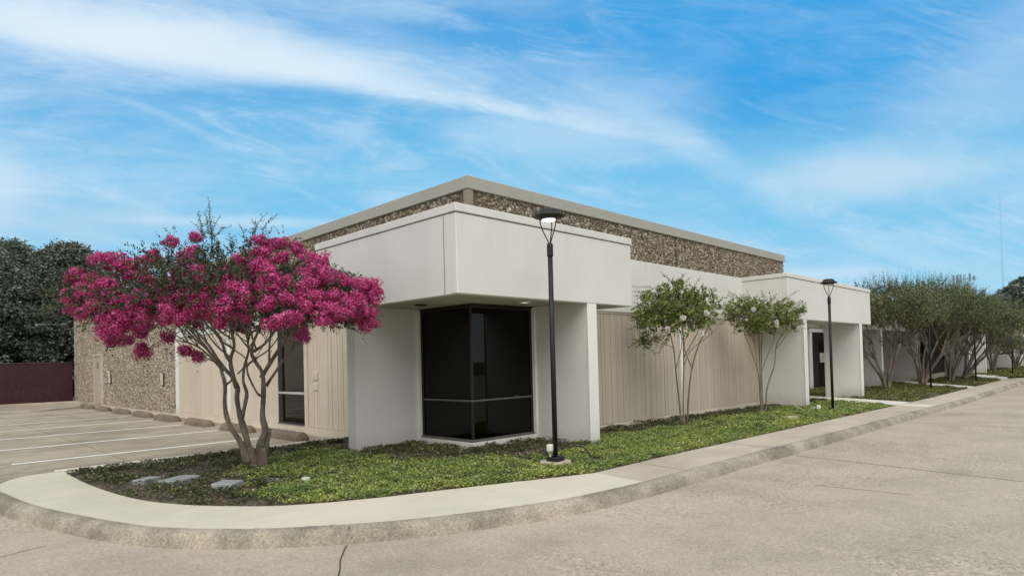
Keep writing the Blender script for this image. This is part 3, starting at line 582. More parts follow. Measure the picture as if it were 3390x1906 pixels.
# ============================================================ PLANTING BEDS
bed1 = inn + [(13, 5.47), (20, 5.46), (22.6, 5.45), (24.6, 8.9), (25.2, 11.2), (23.2, 11.2), (23.0, 8.95), (9.8, 8.95), (9.8, 9.3), (7.85, 9.3), (7.86, 12.27), (2.1, 12.27)]
sheet('planting_bed', bed1, M['soil'], -.02)
path1 = [(22.6, 5.46), (24.4, 5.46), (26.6, 8.9), (27.4, 11.2), (25.2, 11.2), (24.6, 8.9)]
sheet('path', path1, M['path'], .004)
bed2 = [(24.4, 5.45), (34.4, 5.42), (38.2, 8.4), (42, 10.6), (42, 11.1), (27.4, 11.2), (26.6, 8.9)]
sheet('planting_bed', bed2, M['soil'], -.02)
sheet('path', [(34.4, 5.42), (36.0, 5.42), (40.5, 8.6), (45.5, 10.6), (45.5, 11.1), (42, 11.1), (42, 10.6), (38.2, 8.4)], M['path'], .004)
bed3 = [(36.0, 5.42), (43.6, 5.38), (48.2, 7.2), (55, 8.2), (56, 10.8), (45.5, 10.8), (40.5, 8.6)]
sheet('planting_bed', bed3, M['soil'], -.02)
sheet('path', [(43.6, 5.38), (46.0, 5.35), (49.5, 5.9), (49.2, 4.8), (53, 3.2), (58, -2), (59.5, -1), (53.5, 5.0), (50.8, 7.0), (56, 8.0), (56, 8.6), (48.2, 7.2)], M['path'], .006)
lawn = [(48, 5.6), (49.2, 4.5), (49.2, -1), (49.5, -20), (110, -20), (110, 12), (56.2, 12), (56.2, 8.9), (51, 7.2)]
sheet('lawn', lawn, M['soil'], -.01)

def cover(name, poly, n, size, hmax, mat, dens=None, z0=-.01, label=None, cat='ground cover', flat=.55):
    xs = [p[0] for p in poly]; ys = [p[1] for p in poly]
    per = 42; rc = size * 3.4; nc = int(n / per * 2.6)
    cx = rng.uniform(min(xs), max(xs), nc); cy = rng.uniform(min(ys), max(ys), nc)
    k = in_poly(cx, cy, poly); cx, cy = cx[k], cy[k]
    if dens is not None:
        k = rng.random(len(cx)) < dens(cx, cy); cx, cy = cx[k], cy[k]
    cx, cy = cx[:n // per], cy[:n // per]; hs = rng.uniform(.25, 1.0, len(cx)) ** 1.3
    a = rng.uniform(0, 2 * PI, (len(cx), per)); q = np.sqrt(rng.random((len(cx), per))); rr = (rc * rng.uniform(.7, 1.3, len(cx)))[:, None] * q
    X = (cx[:, None] + np.cos(a) * rr).ravel(); Y = (cy[:, None] + np.sin(a) * rr).ravel()
    Hh = (hmax * hs[:, None] * np.sqrt(np.maximum(0, 1 - (q * .95) ** 2)) * rng.uniform(.75, 1.05, q.shape)).ravel()
    k = in_poly(X, Y, poly); X, Y, Hh = X[k], Y[k], Hh[k]; m = len(X)
    Zz = gza(X) + z0 + Hh
    a = rng.uniform(0, 2 * PI, m); el = rng.uniform(-.1, .9, m)
    D = np.stack([np.cos(a) * np.cos(el), np.sin(a) * np.cos(el), np.sin(el)], 1)
    L = size * rng.uniform(.6, 1.3, m)
    # leaves grow with distance from the viewpoint's side so far beds stay cheap
    V, F = leaf_quads(np.stack([X, Y, Zz], 1), D, L, L * .62, min(.8, flat + .2))
    o = npmesh(name, V, F, mat); tag(o, label, cat, None, 'stuff'); return o
def snoise(X, Y, s, ph):
    return .5 + .25 * np.sin(X * s + ph + 1.7 * np.sin(Y * s * .7 + ph)) + .25 * np.sin(Y * s * 1.3 - ph + 1.3 * np.sin(X * s * .8))
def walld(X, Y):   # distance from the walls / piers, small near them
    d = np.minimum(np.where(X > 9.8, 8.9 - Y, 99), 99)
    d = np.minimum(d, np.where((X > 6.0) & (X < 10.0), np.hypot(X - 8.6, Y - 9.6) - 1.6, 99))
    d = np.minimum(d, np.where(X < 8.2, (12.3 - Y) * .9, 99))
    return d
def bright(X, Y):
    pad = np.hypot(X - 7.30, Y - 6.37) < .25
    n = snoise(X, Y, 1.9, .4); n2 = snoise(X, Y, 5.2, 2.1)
    w = np.clip((walld(X, Y) - .55 - .5 * n) / .45, 0, 1)  # bright leaves thin out by the walls, where shade is painted
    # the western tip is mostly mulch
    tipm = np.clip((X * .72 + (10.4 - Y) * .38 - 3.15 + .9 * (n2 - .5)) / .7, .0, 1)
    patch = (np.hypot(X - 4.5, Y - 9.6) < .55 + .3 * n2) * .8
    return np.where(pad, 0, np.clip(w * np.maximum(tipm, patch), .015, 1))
def mulch_and_shade(X, Y): return (np.hypot(X - 7.30, Y - 6.37) > .27) * (np.hypot(X - 3.03, Y - 9.76) > .22) * (np.hypot(X - 3.30, Y - 8.72) > .22) * (np.hypot(X - 2.72, Y - 10.18) > .15) * (np.hypot(X - 3.86, Y - 8.66) > .12) * np.clip(1.05 - bright(X, Y), .03, 1) * np.clip(.35 + snoise(X, Y, 3.1, 1.3), .3, 1)  # dark leaves: mulch at the tip, shade put into leaf colour along walls
nearbed = [p for p in inn] + [(13, 5.47), (13, 8.88), (9.85, 8.88), (9.6, 7.4), (9.5, 8.85), (7.82, 8.85), (7.82, 10.48), (6.4, 10.5), (6.4, 12.24), (2.1, 12.24)]
cover('ground_cover', nearbed, 105000, .034, .085, M['leaf_cover'], bright, label='bright green leafy ground cover in the bed around the corner window')
cover('dark_ground_cover', nearbed, 44000, .042, .075, M['leaf_dark_cover'], mulch_and_shade, label='dark green leaves standing in for shade along the walls, brown leaf litter at the planter tip', cat='leaf litter')
b1b = [(13, 5.47), (20, 5.46), (22.55, 5.47), (24.4, 8.6), (13, 8.86)]
cover('ground_cover', b1b, 52000, .046, .09, M['leaf_cover'], lambda X, Y: bright(X, Y) * (np.hypot(X - 16.6, Y - 6.35) > .35), label='bright green leafy ground cover strip along the sidewalk below the young trees')
cover('dark_ground_cover', b1b, 24000, .055, .10, M['leaf_dark_cover'], mulch_and_shade, label='mulch and leaves coloured dark for wall shade at the foot of the tan plank wall', cat='leaf litter')
cover('lawn_grass', bed2, 26000, .07, .07, M['leaf_lawn'], label='short green grass in the bed beyond the entrance path', cat='grass', flat=.3)
cover('lawn_grass', bed3, 16000, .09, .07, M['leaf_lawn'], label='short green grass under the far row of trees', cat='grass', flat=.3)
cover('lawn_grass', [(48, 5.6), (49.2, 4.5), (49.4, -8), (80, -8), (80, 12), (56.2, 12), (56.2, 8.9), (51, 7.2)], 45000, .14, .07, M['leaf_lawn'], label='sunny green lawn at the far end of the drive', cat='grass', flat=.3)
# tall mulch tuft line hugging the planter kerb
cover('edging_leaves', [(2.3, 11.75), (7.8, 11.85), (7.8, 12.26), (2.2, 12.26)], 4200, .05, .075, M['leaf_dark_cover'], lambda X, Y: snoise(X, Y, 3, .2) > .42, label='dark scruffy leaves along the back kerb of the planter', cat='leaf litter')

def slab_stone(name, x, y, lx, ly, rz, h, tilt, label, mat=None, round_=False):
    n = 10 if round_ else 4; pts = []
    for k in range(n):
        a = 2 * PI * k / n + (PI / 4 if n == 4 else 0); q = 1.41 if n == 4 else random.uniform(.85, 1.1)
        pts.append((math.cos(a) * lx / 2 * q, math.sin(a) * ly / 2 * q))
    vs = [(a * .96, b * .96, h) for a, b in pts] + [(a, b, h - .012) for a, b in pts] + [(a, b, -.06) for a, b in pts]
    fs = [tuple(range(n))] + [(i, (i + 1) % n, n + (i + 1) % n, n + i) for i in range(n)] + [(n + i, n + (i + 1) % n, 2 * n + (i + 1) % n, 2 * n + i) for i in range(n)]
    o = MB().add(vs, fs).build(name, mat or M['paver']); o.location = (x, y, gz(x)); o.rotation_euler = (tilt, tilt * .5, rz)
    return tag(o, label, 'stone slab', 'flat stones set in the planter')
slab_stone('stepping_slab', 3.03, 9.76, .50, .30, .6, .052, .02, 'long flat grey slab in the dark mulch, in the middle of three near the planter tip')
slab_stone('stepping_slab', 2.72, 10.18, .30, .22, .5, .045, -.02, 'small half buried grey slab nearest the pointed end of the planter')
slab_stone('stepping_slab', 3.30, 8.72, .34, .28, .75, .075, .05, 'raised grey slab with a dark edge nearest the curved white pavement')
slab_stone('stepping_slab', 3.86, 8.66, .20, .15, .5, .03, 0, 'small grey slab in the mulch to the right of the raised slab')
slab_stone('stepping_slab', 4.16, 8.22, .13, .10, .2, .06, 0, 'little pale pinkish stone at the edge of the bright ground cover', M['path'], True)
slab_stone('stepping_slab', 16.5, 6.35, .55, .34, .1, .05, 0, 'bare tan stone in the green strip before the second young tree', M['walk'], True)

# ============================================================ MAIN BUILDING
bld = empty('office_building', (7.87, 8.9, 0), 'large single storey office with pebble upper walls, tan planks and a white corner canopy', 'building')
_inv = Matrix.Translation((-7.87, -8.9, 0))
def part(mb, name, mat, parent=bld, label=None, fixn=True):
    o = mb.build(name, mat, None, fixn); o.parent = parent
    o.matrix_parent_inverse = Matrix.Translation(-world_loc(parent))
    if label: o['label'] = label
    return o
def world_loc(o):
    v = Vector((0, 0, 0)); q = o
    if q.type == 'EMPTY' or q.parent is None: return q.location.copy()
    return Vector((0, 0, 0)) if q.get('_w', 1) else v
def sub(mb, name, mat, parent):
    """a sub-part of a part whose geometry already is in world coordinates"""
    o = mb.build(name, mat); o.parent = parent
    root = parent.parent
    o.matrix_parent_inverse = Matrix.Identity(4)
    return o
XW, YS = 7.93, 8.96          # stone planes (west face, south face)
XE, YN = 22.93, 42.9
b = MB()
b.box(XW, 11.2, -.25, XW + .22, YN, 4.9)
b.box(XW, YS, 2.70, XW + .22, 11.2, 4.9)
b.box(XW + .22, YS, 2.70, 9.85, YS + .22, 4.9)
b.box(9.85, YS, -.3, XE, YS + .22, 4.9)
b.box(XE - .22, YS + .22, -.3, XE, YN, 4.9)
b.box(XW + .22, YN - .22, -.3, XE - .22, YN, 4.9)
part(b, 'stone_wall', M['mortar'])
part(MB().box(XW + .22, YS + .22, 4.70, XE - .22, YN - .22, 4.78), 'roof', M['roofing'])
part(MB().box(8.17, 9.2, -.02, 13, 14, .0), 'interior_floor', M['interior'])
part(MB().box(8.4, 14, 0, 13, 14.1, 2.8).box(12.9, 9.3, 0, 13, 14, 2.8).box(8.4, 9.3, 2.78, 13, 14, 2.86), 'interior_wall', M['interior'])
# pebble facing
ico = [(-.526, 0, .851), (.526, 0, .851), (-.526, 0, -.851), (.526, 0, -.851), (0, .851, .526), (0, .851, -.526), (0, -.851, .526), (0, -.851, -.526), (.851, .526, 0), (-.851, .526, 0), (.851, -.526, 0), (-.851, -.526, 0)]
icf = [(0, 4, 1), (0, 9, 4), (9, 5, 4), (4, 5, 8), (4, 8, 1), (8, 10, 1), (8, 3, 10), (5, 3, 8), (5, 2, 3), (2, 7, 3), (7, 10, 3), (7, 6, 10), (7, 11, 6), (11, 0, 6), (0, 1, 6), (6, 1, 10), (9, 0, 11), (9, 11, 2), (9, 2, 5), (7, 2, 11)]
def pebbles(rects, axis, plane, sp, size, name, mat, holes=()):
    P = []
    for (a0, a1, z0, z1) in rects:
        A, Zz = np.meshgrid(np.arange(a0 + sp / 2, a1, sp), np.arange(z0 + sp / 2, z1, sp * .88)); A = A + (np.arange(A.shape[0]) % 2)[:, None] * sp / 2
        P.append(np.stack([A.ravel(), Zz.ravel()], 1))
    P = np.concatenate(P) + rng.uniform(-sp * .36, sp * .36, (sum(map(len, P)), 2))
    for (h0, h1, z0, z1) in holes: P = P[~((P[:, 0] > h0) & (P[:, 0] < h1) & (P[:, 1] > z0) & (P[:, 1] < z1))]
    n = len(P); I = np.array(ico)
    sc3 = size * rng.uniform(.55, 1.35, (n, 1)) * np.stack([rng.uniform(.65, 1.0, n), np.full(n, .55), rng.uniform(.65, 1.25, n)], 1)
    V = I[None] * sc3[:, None]
    th = rng.uniform(0, PI, n); c, s = np.cos(th)[:, None], np.sin(th)[:, None]
    x, z = V[..., 0] * c - V[..., 2] * s, V[..., 0] * s + V[..., 2] * c
    tl = rng.uniform(-.5, .5, n)[:, None]; y = V[..., 1] + x * tl * .5
    if axis == 'y': W3 = np.stack([P[:, :1] + x, plane + y, P[:, 1:] + z], -1)
    else: W3 = np.stack([plane + y, P[:, :1] + x, P[:, 1:] + z], -1)
    Fm = (np.array(icf)[None] + (np.arange(n) * 12)[:, None, None]).reshape(-1, 3)
    if axis == 'x': Fm = Fm[:, ::-1]
    o = npmesh(name, W3.reshape(-1, 3), Fm, mat, None, True); o.parent = bld
    o.matrix_parent_inverse = Matrix.Translation(-Vector(bld.location)); return o
pebbles([(8.2, XE, 3.9, 4.87)], 'y', YS, .062, .044, 'pebble_facing', M['pebble'], [(15.49, 15.55, 0, 9)])
pebbles([(9.2, 25.4, 3.9, 4.87)], 'x', XW, .068, .048, 'pebble_facing', M['pebble'])
pebbles([(25.42, YN, -.16, 4.87)], 'x', XW - .038, .078, .058, 'pebble_facing', M['pebble_tan'], [(36.45, 38.0, -1, 2.45)])
part(MB().box(XW - .035, 25.4, -.2, XW, YN, 4.87), 'stone_wall', M['mortar_tan'])
part(MB().box(15.50, YS - .02, 4.0, 15.53, YS, 4.88), 'wall_joint', M['joint'])
part(MB().box(XW - .045, YS - .045, 3.9, XW + .11, YS + .08, 4.88, .01), 'corner_post', M['stone_post'])
# roof cap: segments with hairline joints
b = MB()
for a0, a1 in ((7.87, 11.77), (11.78, 15.41), (15.42, 19.06), (19.07, 22.99)): b.box(a0, 8.90, 4.885, a1, 9.30, 5.13, .008)
for a0, a1 in ((9.301, 11.7), (11.71, 14.97), (14.98, 18.6), (18.61, 22.2), (22.21, 25.8), (25.81, 29.4), (29.41, 33), (33.01, 36.6), (36.61, 40.2), (40.21, 42.96)): b.box(7.87, a0, 4.885, 8.27, a1, 5.13, .008)
b.box(22.6, 9.301, 4.885, 22.99, 42.56, 5.13); b.box(8.271, 42.56, 4.885, 22.99, 42.96, 5.13)
part(b, 'roof_cap', M['cap'])
# ---- plank walls
def planks_run(a0, a1, z0, z1, axis, plane, thick, wmin, wmax, gap, deep=0):
    mb = MB(); a = a0
    while a < a1 - .02:
        wd = random.uniform(wmin, wmax); e = min(a + wd, a1); t = thick + (random.choice((0, deep)) if deep else random.uniform(-.003, .003))
        if axis == 'y': mb.box(a, plane - t, z0, e - gap, plane, z1)
        else: mb.box(plane - t, a, z0, plane, e - gap, z1)
        a = e
    return mb
# south wall, tan
part(MB().box(9.86, 8.915, -.1, 19.7, 8.95, 2.70), 'wall_backing', M['groove'])
part(planks_run(9.86, 15.47, .06, 2.68, 'y', 8.913, .026, .05, .26, .014), 'plank_wall', M['plank'])
part(planks_run(15.60, 20.55, .06, 2.68, 'y', 8.913, .026, .05, .26, .014), 'plank_wall', M['plank'])
part(MB().box(15.475, 8.87, -.25, 15.595, 8.93, 2.69, .006), 'trim_post', M['trim'])
part(MB().box(9.86, 8.865, -.3, 15.47, 8.93, .05, .006).box(15.60, 8.865, -.3, 20.58, 8.93, .05, .006), 'wall_base', M['skirt'])
part(MB().box(9.86, 8.872, 2.66, 20.4, 8.93, 2.70), 'head_trim', M['skirt'])
# west wall, beige: smooth panels then ribbed bay
part(MB().box(7.885, 10.82, -.2, 7.925, 15.37, 2.76).box(7.885, 17.12, -.2, 7.925, 25.2, 2.76), 'wall_backing', M['groove'])
part(planks_run(17.16, 20.38, .02, 2.74, 'x', 7.885, .020, .25, .40, .004), 'plank_wall', M['plank_light'])
part(planks_run(20.56, 25.16, .02, 2.74, 'x', 7.885, .020, .25, .40, .004), 'plank_wall', M['plank_light'])
part(planks_run(10.82, 15.28, .02, 2.74, 'x', 7.885, .016, .05, .11, .006, .014), 'ribbed_plank_wall', M['plank_light'])
part(MB().box(7.80, 25.2, -.2, 7.93, 25.42, 2.76, .006), 'trim_post', M['trim'])
part(MB().box(7.82, 20.40, -.2, 7.90, 20.54, 2.76, .006), 'trim_post', M['trim'])
part(MB().box(7.83, 15.30, -.2, 7.90, 15.45, 2.76, .006), 'trim_post', M['skirt'])
part(MB().box(7.83, 17.0, .0, 7.90, 17.14, 2.76, .006), 'trim_post', M['skirt'])
part(MB().box(7.835, 10.82, -.2, 7.90, 15.29, .012, .005).box(7.835, 15.46, -.2, 7.90, 16.99, .03, .005).box(7.835, 17.0, -.2, 7.90, 20.39, .012, .005).box(7.835, 20.55, -.2, 7.90, 25.19, .012, .005), 'wall_base', M['skirt'])
# ---- fascias
part(MB().box(11.06, 8.85, 2.70, 15.49, 9.02, 4.03, .012).box(15.505, 8.85, 2.70, 19.4, 9.02, 4.03, .012), 'fascia', M['stucco'])
part(MB().box(7.83, 11.8, 2.76, 7.98, 18.5, 4.03, .012).box(7.83, 18.51, 2.76, 7.98, 25.4, 4.03, .012), 'fascia', M['stucco'])
part(MB().box(7.84, 10.8, 2.665, 7.93, 11.8, 2.76), 'fascia', M['stucco'])
# ---- corner canopy
def canopy(name, x0, y0, x1, yb, z0, z1, zc, side='L', mat=M['stucco'], parent=bld, x_in=None, y_in=None):
    """hollow canopy box: front slab, returns, soffit, and a proud cap strip"""
    t = .16; mb = MB()
    mb.box(x0, y0, z0, x1, y0 + t, zc, .015)
    mb.box(x0, y0 + t + .001, z0, x0 + t, yb, zc, .006)
    mb.box(x1 - t, y0 + t + .001, z0, x1, min(yb, y_in or yb), zc, .006)
    c = part(mb, name, mat, parent)
    cb = MB()
    cb.box(x0 - .018, y0 - .018, zc + .012, x1 + .018, y0 + t + .02, z1, .01)
    cb.box(x0 - .018, y0 + t + .021, zc + .012, x0 + t, yb + .01, z1, .008)
    cb.box(x1 - t, y0 + t + .021, zc + .012, x1 + .018, min(yb, y_in or yb), z1, .008)
    k = sub(cb, 'cap_strip', mat, c)
    gb = MB().box(x0 + .012, y0 + .012, zc, x1 - .012, y0 + t, zc + .012).box(x0 + .012, y0 + t, zc, x0 + t, yb, zc + .012)
    sub(gb, 'groove', M['joint'], c)
    return c
cn = canopy('corner_canopy', 6.31, 7.42, 11.05, 11.83, 2.66, 4.07, 3.925, y_in=8.85)
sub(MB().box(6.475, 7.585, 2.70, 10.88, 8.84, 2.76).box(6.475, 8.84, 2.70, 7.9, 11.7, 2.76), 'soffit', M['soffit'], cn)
sub(MB().box(6.475, 11.67, 2.66, 7.83, 11.83, 3.92), 'end_panel', M['stucco'], cn)
sub(MB().box(6.475, 7.585, 3.97, 11.03, 8.95, 4.0).box(6.475, 8.95, 3.97, 7.92, 11.8, 4.0), 'canopy_roof', M['roofing'], cn)
sub(MB().box(6.306, 7.715, 2.67, 6.309, 7.727, 3.92), 'stucco_joint', M['joint_soft'], cn)
# ---- piers beside the corner window
part(MB().box(6.36, 10.50, -.3, 7.86, 10.80, 2.70, .01), 'block_pier', M['stucco'])
pr = part(MB().box(9.57, 7.45, -.3, 9.82, 8.86, 2.70, .006), 'end_pier', M['stucco'])
sub(MB().box(9.55, 7.425, -.3, 9.835, 7.449, 2.66, .004), 'pier_cap', M['trim'], pr)
# ---- corner window
cw = part(MB().box(7.84, 8.87, 2.62, 7.92, 10.42, 2.68).box(7.921, 8.87, 2.62, 9.52, 8.95, 2.68)
          .box(7.86, 8.89, .10, 7.90, 8.93, 2.62)
          .box(7.845, 10.36, .10, 7.91, 10.42, 2.62).box(9.46, 8.875, .10, 9.52, 8.94, 2.62), 'corner_window', M['dark_frame'])
sub(MB().box(7.865, 8.936, .9, 7.875, 10.36, 2.62).box(7.906, 8.895, .9, 9.46, 8.905, 2.62), 'pane', M['dark_glass'], cw)
sub(MB().box(7.865, 8.936, .14, 7.875, 10.36, .84).box(7.906, 8.895, .14, 9.46, 8.905, .84), 'lower_pane', M['dark_glass'], cw)
sub(MB().box(7.828, 8.858, .845, 7.905, 10.36, .88, .005).box(7.906, 8.858, .845, 9.46, 8.94, .88, .005), 'window_bar', M['grey_sill'], cw)
sub(MB().box(7.81, 8.84, .09, 7.91, 10.42, .135, .005).box(7.911, 8.84, .09, 9.53, 8.94, .135, .005), 'sill', M['grey_sill'], cw)
sub(MB().box(7.79, 10.425, .09, 7.90, 10.50, 2.68), 'jamb', M['trim'], cw)
sub(MB().box(9.525, 8.80, .09, 9.57, 8.92, 2.68), 'jamb', M['trim'], cw)
sub(MB().box(7.77, 8.80, -.2, 7.94, 10.50, .088, .006).box(7.941, 8.80, -.2, 9.57, 8.96, .088, .006), 'window_base', M['trim'], cw)
sub(MB().box(8.02, 9.05, 1.05, 8.03, 10.25, 2.6), 'window_blind', M['blind'], cw)
bl = MB()
for k in range(50): bl.box(8.0, 9.09, 1.02 + k * .032, 8.42, 9.11, 1.022 + k * .032 + .020)
bl.box(8.44, 9.09, 1.02, 8.92, 9.10, 2.6)
sub(bl, 'window_blind', M['blind'], cw)
sub(MB().box(8.0, 10.12, .16, 8.05, 10.24, .80), 'interior_post', M['interior_post'], cw)
sub(MB().box(9.18, 9.05, .16, 9.28, 9.10, 1.2), 'interior_post', M['interior_post'], cw)
# ---- west window
ww = part(MB().box(7.85, 15.46, .04, 7.93, 15.50, 2.70).box(7.85, 16.74, .04, 7.93, 16.99, 2.70).box(7.85, 15.501, .04, 7.93, 16.739, .10).box(7.85, 15.501, 2.62, 7.93, 16.739, 2.70), 'side_window', M['dark_frame'])
sub(MB().box(7.885, 15.50, .10, 7.895, 16.74, 2.62), 'pane', M['side_glass'], ww)
sub(MB().box(7.84, 15.501, .85, 7.92, 16.99, .91, .005), 'window_bar', M['galv'], ww)
sub(MB().box(7.82, 15.46, .03, 7.93, 16.99, .055, .004), 'sill', M['grey_sill'], ww)
# ---- stone wall door and fixtures
dr = part(MB().box(7.80, 36.53, -.02, 7.86, 37.92, 2.36, .01), 'side_door', M['door'])
sub(MB().box(7.78, 37.0, 1.75, 7.80, 37.25, 2.05), 'door_window', M['groove'], dr)
sub(MB().box(7.74, 36.62, .95, 7.80, 36.70, 1.05), 'handle', M['galv'], dr)
sub(MB().box(7.76, 36.43, 2.37, 7.9, 38.02, 2.45).box(7.79, 36.44, -.05, 7.9, 36.52, 2.37).box(7.79, 37.93, -.05, 7.9, 38.01, 2.37), 'door_frame', M['skirt'], dr)
def wallbox(y, z0, z1, w_, d_, label, fl):
    e = empty('wall_fixture', (7.86, y, z0), label, 'wall fixture', 'small plates fixed to the side wall')
    m = MB().box(-d_, -w_ / 2, 0, 0, w_ / 2, z1 - z0, .008); m.build('plate', M['ivory'], e)
    if fl: MB().box(-d_ - .012, -w_ / 4, (z1 - z0) * .3, -d_ - .001, w_ / 4, (z1 - z0) * .7, .004).build('cover', M['plank_light'], e)
    return e
wallbox(14.87, 1.24, 1.44, .20, .03, 'cream square plate, the upper of two on the ribbed planks beside the side window', True)
wallbox(14.87, .98, 1.17, .20, .03, 'cream square plate, the lower of two on the ribbed planks beside the side window', True)
def lampbox(y, z0, z1, label):
    e = empty('wall_fixture', (7.83, y, z0), label, 'wall fixture', 'small plates fixed to the side wall')
    h_ = z1 - z0
    MB().add([(0, -.08, 0), (-.05, -.08, .05), (-.09, -.08, h_), (0, -.08, h_), (0, .08, 0), (-.05, .08, .05), (-.09, .08, h_), (0, .08, h_)], [(0, 1, 2, 3), (4, 7, 6, 5), (0, 4, 5, 1), (1, 5, 6, 2), (2, 6, 7, 3)]).build('shade', M['ivory'], e)
    MB().box(-.015, -.10, -.02, 0, .10, h_ + .03).build('plate', M['dark_frame'], e)
lampbox(34.9, 1.0, 1.6, 'narrow cream sconce on the stone wall just right of the taupe door')
lampbox(27.0, .98, 1.46, 'cream wedge sconce with dark side on the stone wall near the white trim')
# ---- soffit lights
for x, y, m_, lb in ((8.55, 8.12, 'downlight', 'glowing round recessed light in the corner canopy soffit, right side'), (7.2, 9.55, 'dark_frame', 'unlit dark round recessed light in the corner canopy soffit, left side')):
    e = empty('recessed_light', (x, y, 2.70), lb, 'ceiling light', 'recessed lights in the canopy soffits')
    MB().lathe(0, 0, [(.12, -.002), (.12, -.022), (.085, -.028), (.083, -.006)], 24, True, False).build('rim', M['white_plastic'] if m_ == 'downlight' else M['dark_frame'], e)
    MB().lathe(0, 0, [(.084, -.01), (.082, -.02), (.001, -.024)], 24).build('lens', M[m_], e)

# ---- east canopy over the entrance
c2 = canopy('entrance_canopy', 19.38, 7.45, 27.65, 8.9, 2.66, 4.05, 3.91, parent=bld)
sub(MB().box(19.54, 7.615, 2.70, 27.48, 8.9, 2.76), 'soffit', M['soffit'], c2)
sub(MB().box(19.54, 8.9, 2.62, 27.65, 9.02, 3.9), 'back_panel', M['stucco'], c2)
sub(MB().box(19.54, 7.615, 3.95, 27.48, 8.9, 3.98), 'canopy_roof', M['roofing'], c2)
sub(MB().tube([(20.2, 8.75, 4.02), (20.6, 8.72, 4.14), (21.3, 8.74, 4.10), (21.9, 8.7, 4.03)], [.02, .05, .06, .02], 6), 'roof_flashing', M['galv'], c2)
for x in (20.6, 26.25):
    p_ = part(MB().box(x, 7.475, -.4, x + .25, 8.9 if x < 22 else 8.76, 2.70, .006), 'end_pier', M['stucco'])
    sub(MB().box(x - .02, 7.452, -.4, x + .265, 7.474, 2.66, .004), 'pier_cap', M['trim'], p_)
for x, y, lb in ((21.6, 8.2, 'small lit recessed light in the entrance canopy soffit beside its first pier'), (24.2, 8.2, 'small lit recessed light in the entrance canopy soffit behind the second lamp post')):
    e = empty('recessed_light', (x, y, 2.70), lb, 'ceiling light', 'recessed lights in the canopy soffits')
    MB().lathe(0, 0, [(.12, -.002), (.12, -.022), (.085, -.028), (.083, -.006)], 24, True, False).build('rim', M['white_plastic'], e)
    MB().lathe(0, 0, [(.084, -.01), (.082, -.02), (.001, -.024)], 24).build('lens', M['downlight'], e)
# roof vent poking over the entrance canopy: low grey flashing already modelled

# ============================================================ REAR WING WITH ENTRANCE DOOR
wing = empty('office_wing', (23, 11.3, 0), 'low white wing set back behind the entrance canopy with a dark glass door', 'building')
part(MB().box(23.0, 11.5, -.4, 46.5, 24, 3.8), 'wing_body', M['stucco'], wing)
part(MB().box(23.0, 11.28, 2.86, 46.5, 11.49, 3.95, .01), 'fascia', M['stucco'], wing)
part(planks_run(23.0, 32.18, -.05, 2.84, 'y', 11.44, .02, .06, .2, .01), 'plank_wall', M['plank'], wing)
part(MB().box(23.0, 11.441, -.2, 31.55, 11.49, 2.84), 'wall_backing', M['groove'], wing)
part(MB().box(32.20, 11.33, -.14, 32.34, 11.46, 2.62, .005).box(32.1, 11.33, 2.63, 35.1, 11.46, 2.85, .005), 'door_frame', M['trim'], wing)
ed = part(MB().box(32.35, 11.36, -.10, 35.1, 11.40, 2.62), 'entrance_door', M['dark_frame'], wing)
sub(MB().box(33.3, 11.345, .05, 34.1, 11.359, 2.2), 'pane', M['dark_glass'], ed)
sub(MB().box(33.35, 11.325, 1.12, 33.95, 11.343, 1.6), 'notice', M['paper'], ed)
nb = MB()
for k in range(4): nb.box(33.43, 11.318, 1.22 + k * .085, 33.85, 11.324, 1.225 + k * .085)
sub(nb, 'notice_print', M['ink'], ed)
sub(MB().tube([(34.2, 11.30, .9), (34.2, 11.28, .95), (34.2, 11.28, 1.3), (34.2, 11.30, 1.35)], .03, 6), 'handle', M['black_metal'], ed)
part(planks_run(35.4, 44.5, .06, 2.7, 'y', 11.27, .02, .06, .2, .01), 'plank_wall', M['plank_light'], wing)

# ============================================================ FAR OFFICE MODULES
mod = empty('far_office', (35, 9, 0), 'white office further along behind the row of trees with tall fin walls', 'building')
canC = canopy('canopy', 33.8, 9.05, 43.6, 11.25, 2.66, 4.05, 3.91, parent=mod)
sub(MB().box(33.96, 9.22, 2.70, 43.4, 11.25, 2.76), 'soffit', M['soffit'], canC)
for x in (35.2, 42.4):
    p_ = part(MB().box(x, 9.075, -.4, x + .25, 11.25, 2.70, .006), 'end_pier', M['stucco'], mod)
    sub(MB().box(x - .02, 9.052, -.4, x + .265, 9.074, 2.66, .004), 'pier_cap', M['trim'], p_)
part(MB().box(37.9, 11.18, 0, 38.1, 11.24, 2.66, .01).box(38.1, 11.18, 2.4, 41.0, 11.24, 2.66), 'door_frame', M['trim'], mod)
part(MB().box(38.1, 11.2, .0, 41.0, 11.22, 2.4), 'dark_door', M['dark_frame'], mod)
part(MB().box(37.0, 11.10, 1.2, 37.25, 11.2, 1.7, .01), 'wall_lantern', M['black_metal'], mod)
mod2 = empty('far_office', (47, 8, 0), 'white office with dark recessed glazing between fin walls near the end of the drive', 'building')
canD = canopy('canopy', 46.8, 7.5, 55.6, 9.0, 2.66, 4.05, 3.91, parent=mod2)
sub(MB().box(46.96, 7.67, 2.70, 55.44, 8.79, 2.76), 'soffit', M['soffit'], canD)
part(MB().box(44.3, 8.76, 2.67, 54.1, 9.02, 4.0), 'fascia', M['stucco'], mod2)
for x in (48.1, 54.1):
    p_ = part(MB().box(x, 7.525, -.4, x + .25, 8.75, 2.70, .006), 'end_pier', M['stucco'], mod2)
    sub(MB().box(x - .02, 7.502, -.4, x + .265, 7.524, 2.66, .004), 'pier_cap', M['trim'], p_)
part(MB().box(42.9, 8.80, .18, 54.1, 8.9, 2.66), 'dark_glazing', M['dark_glass'], mod2)
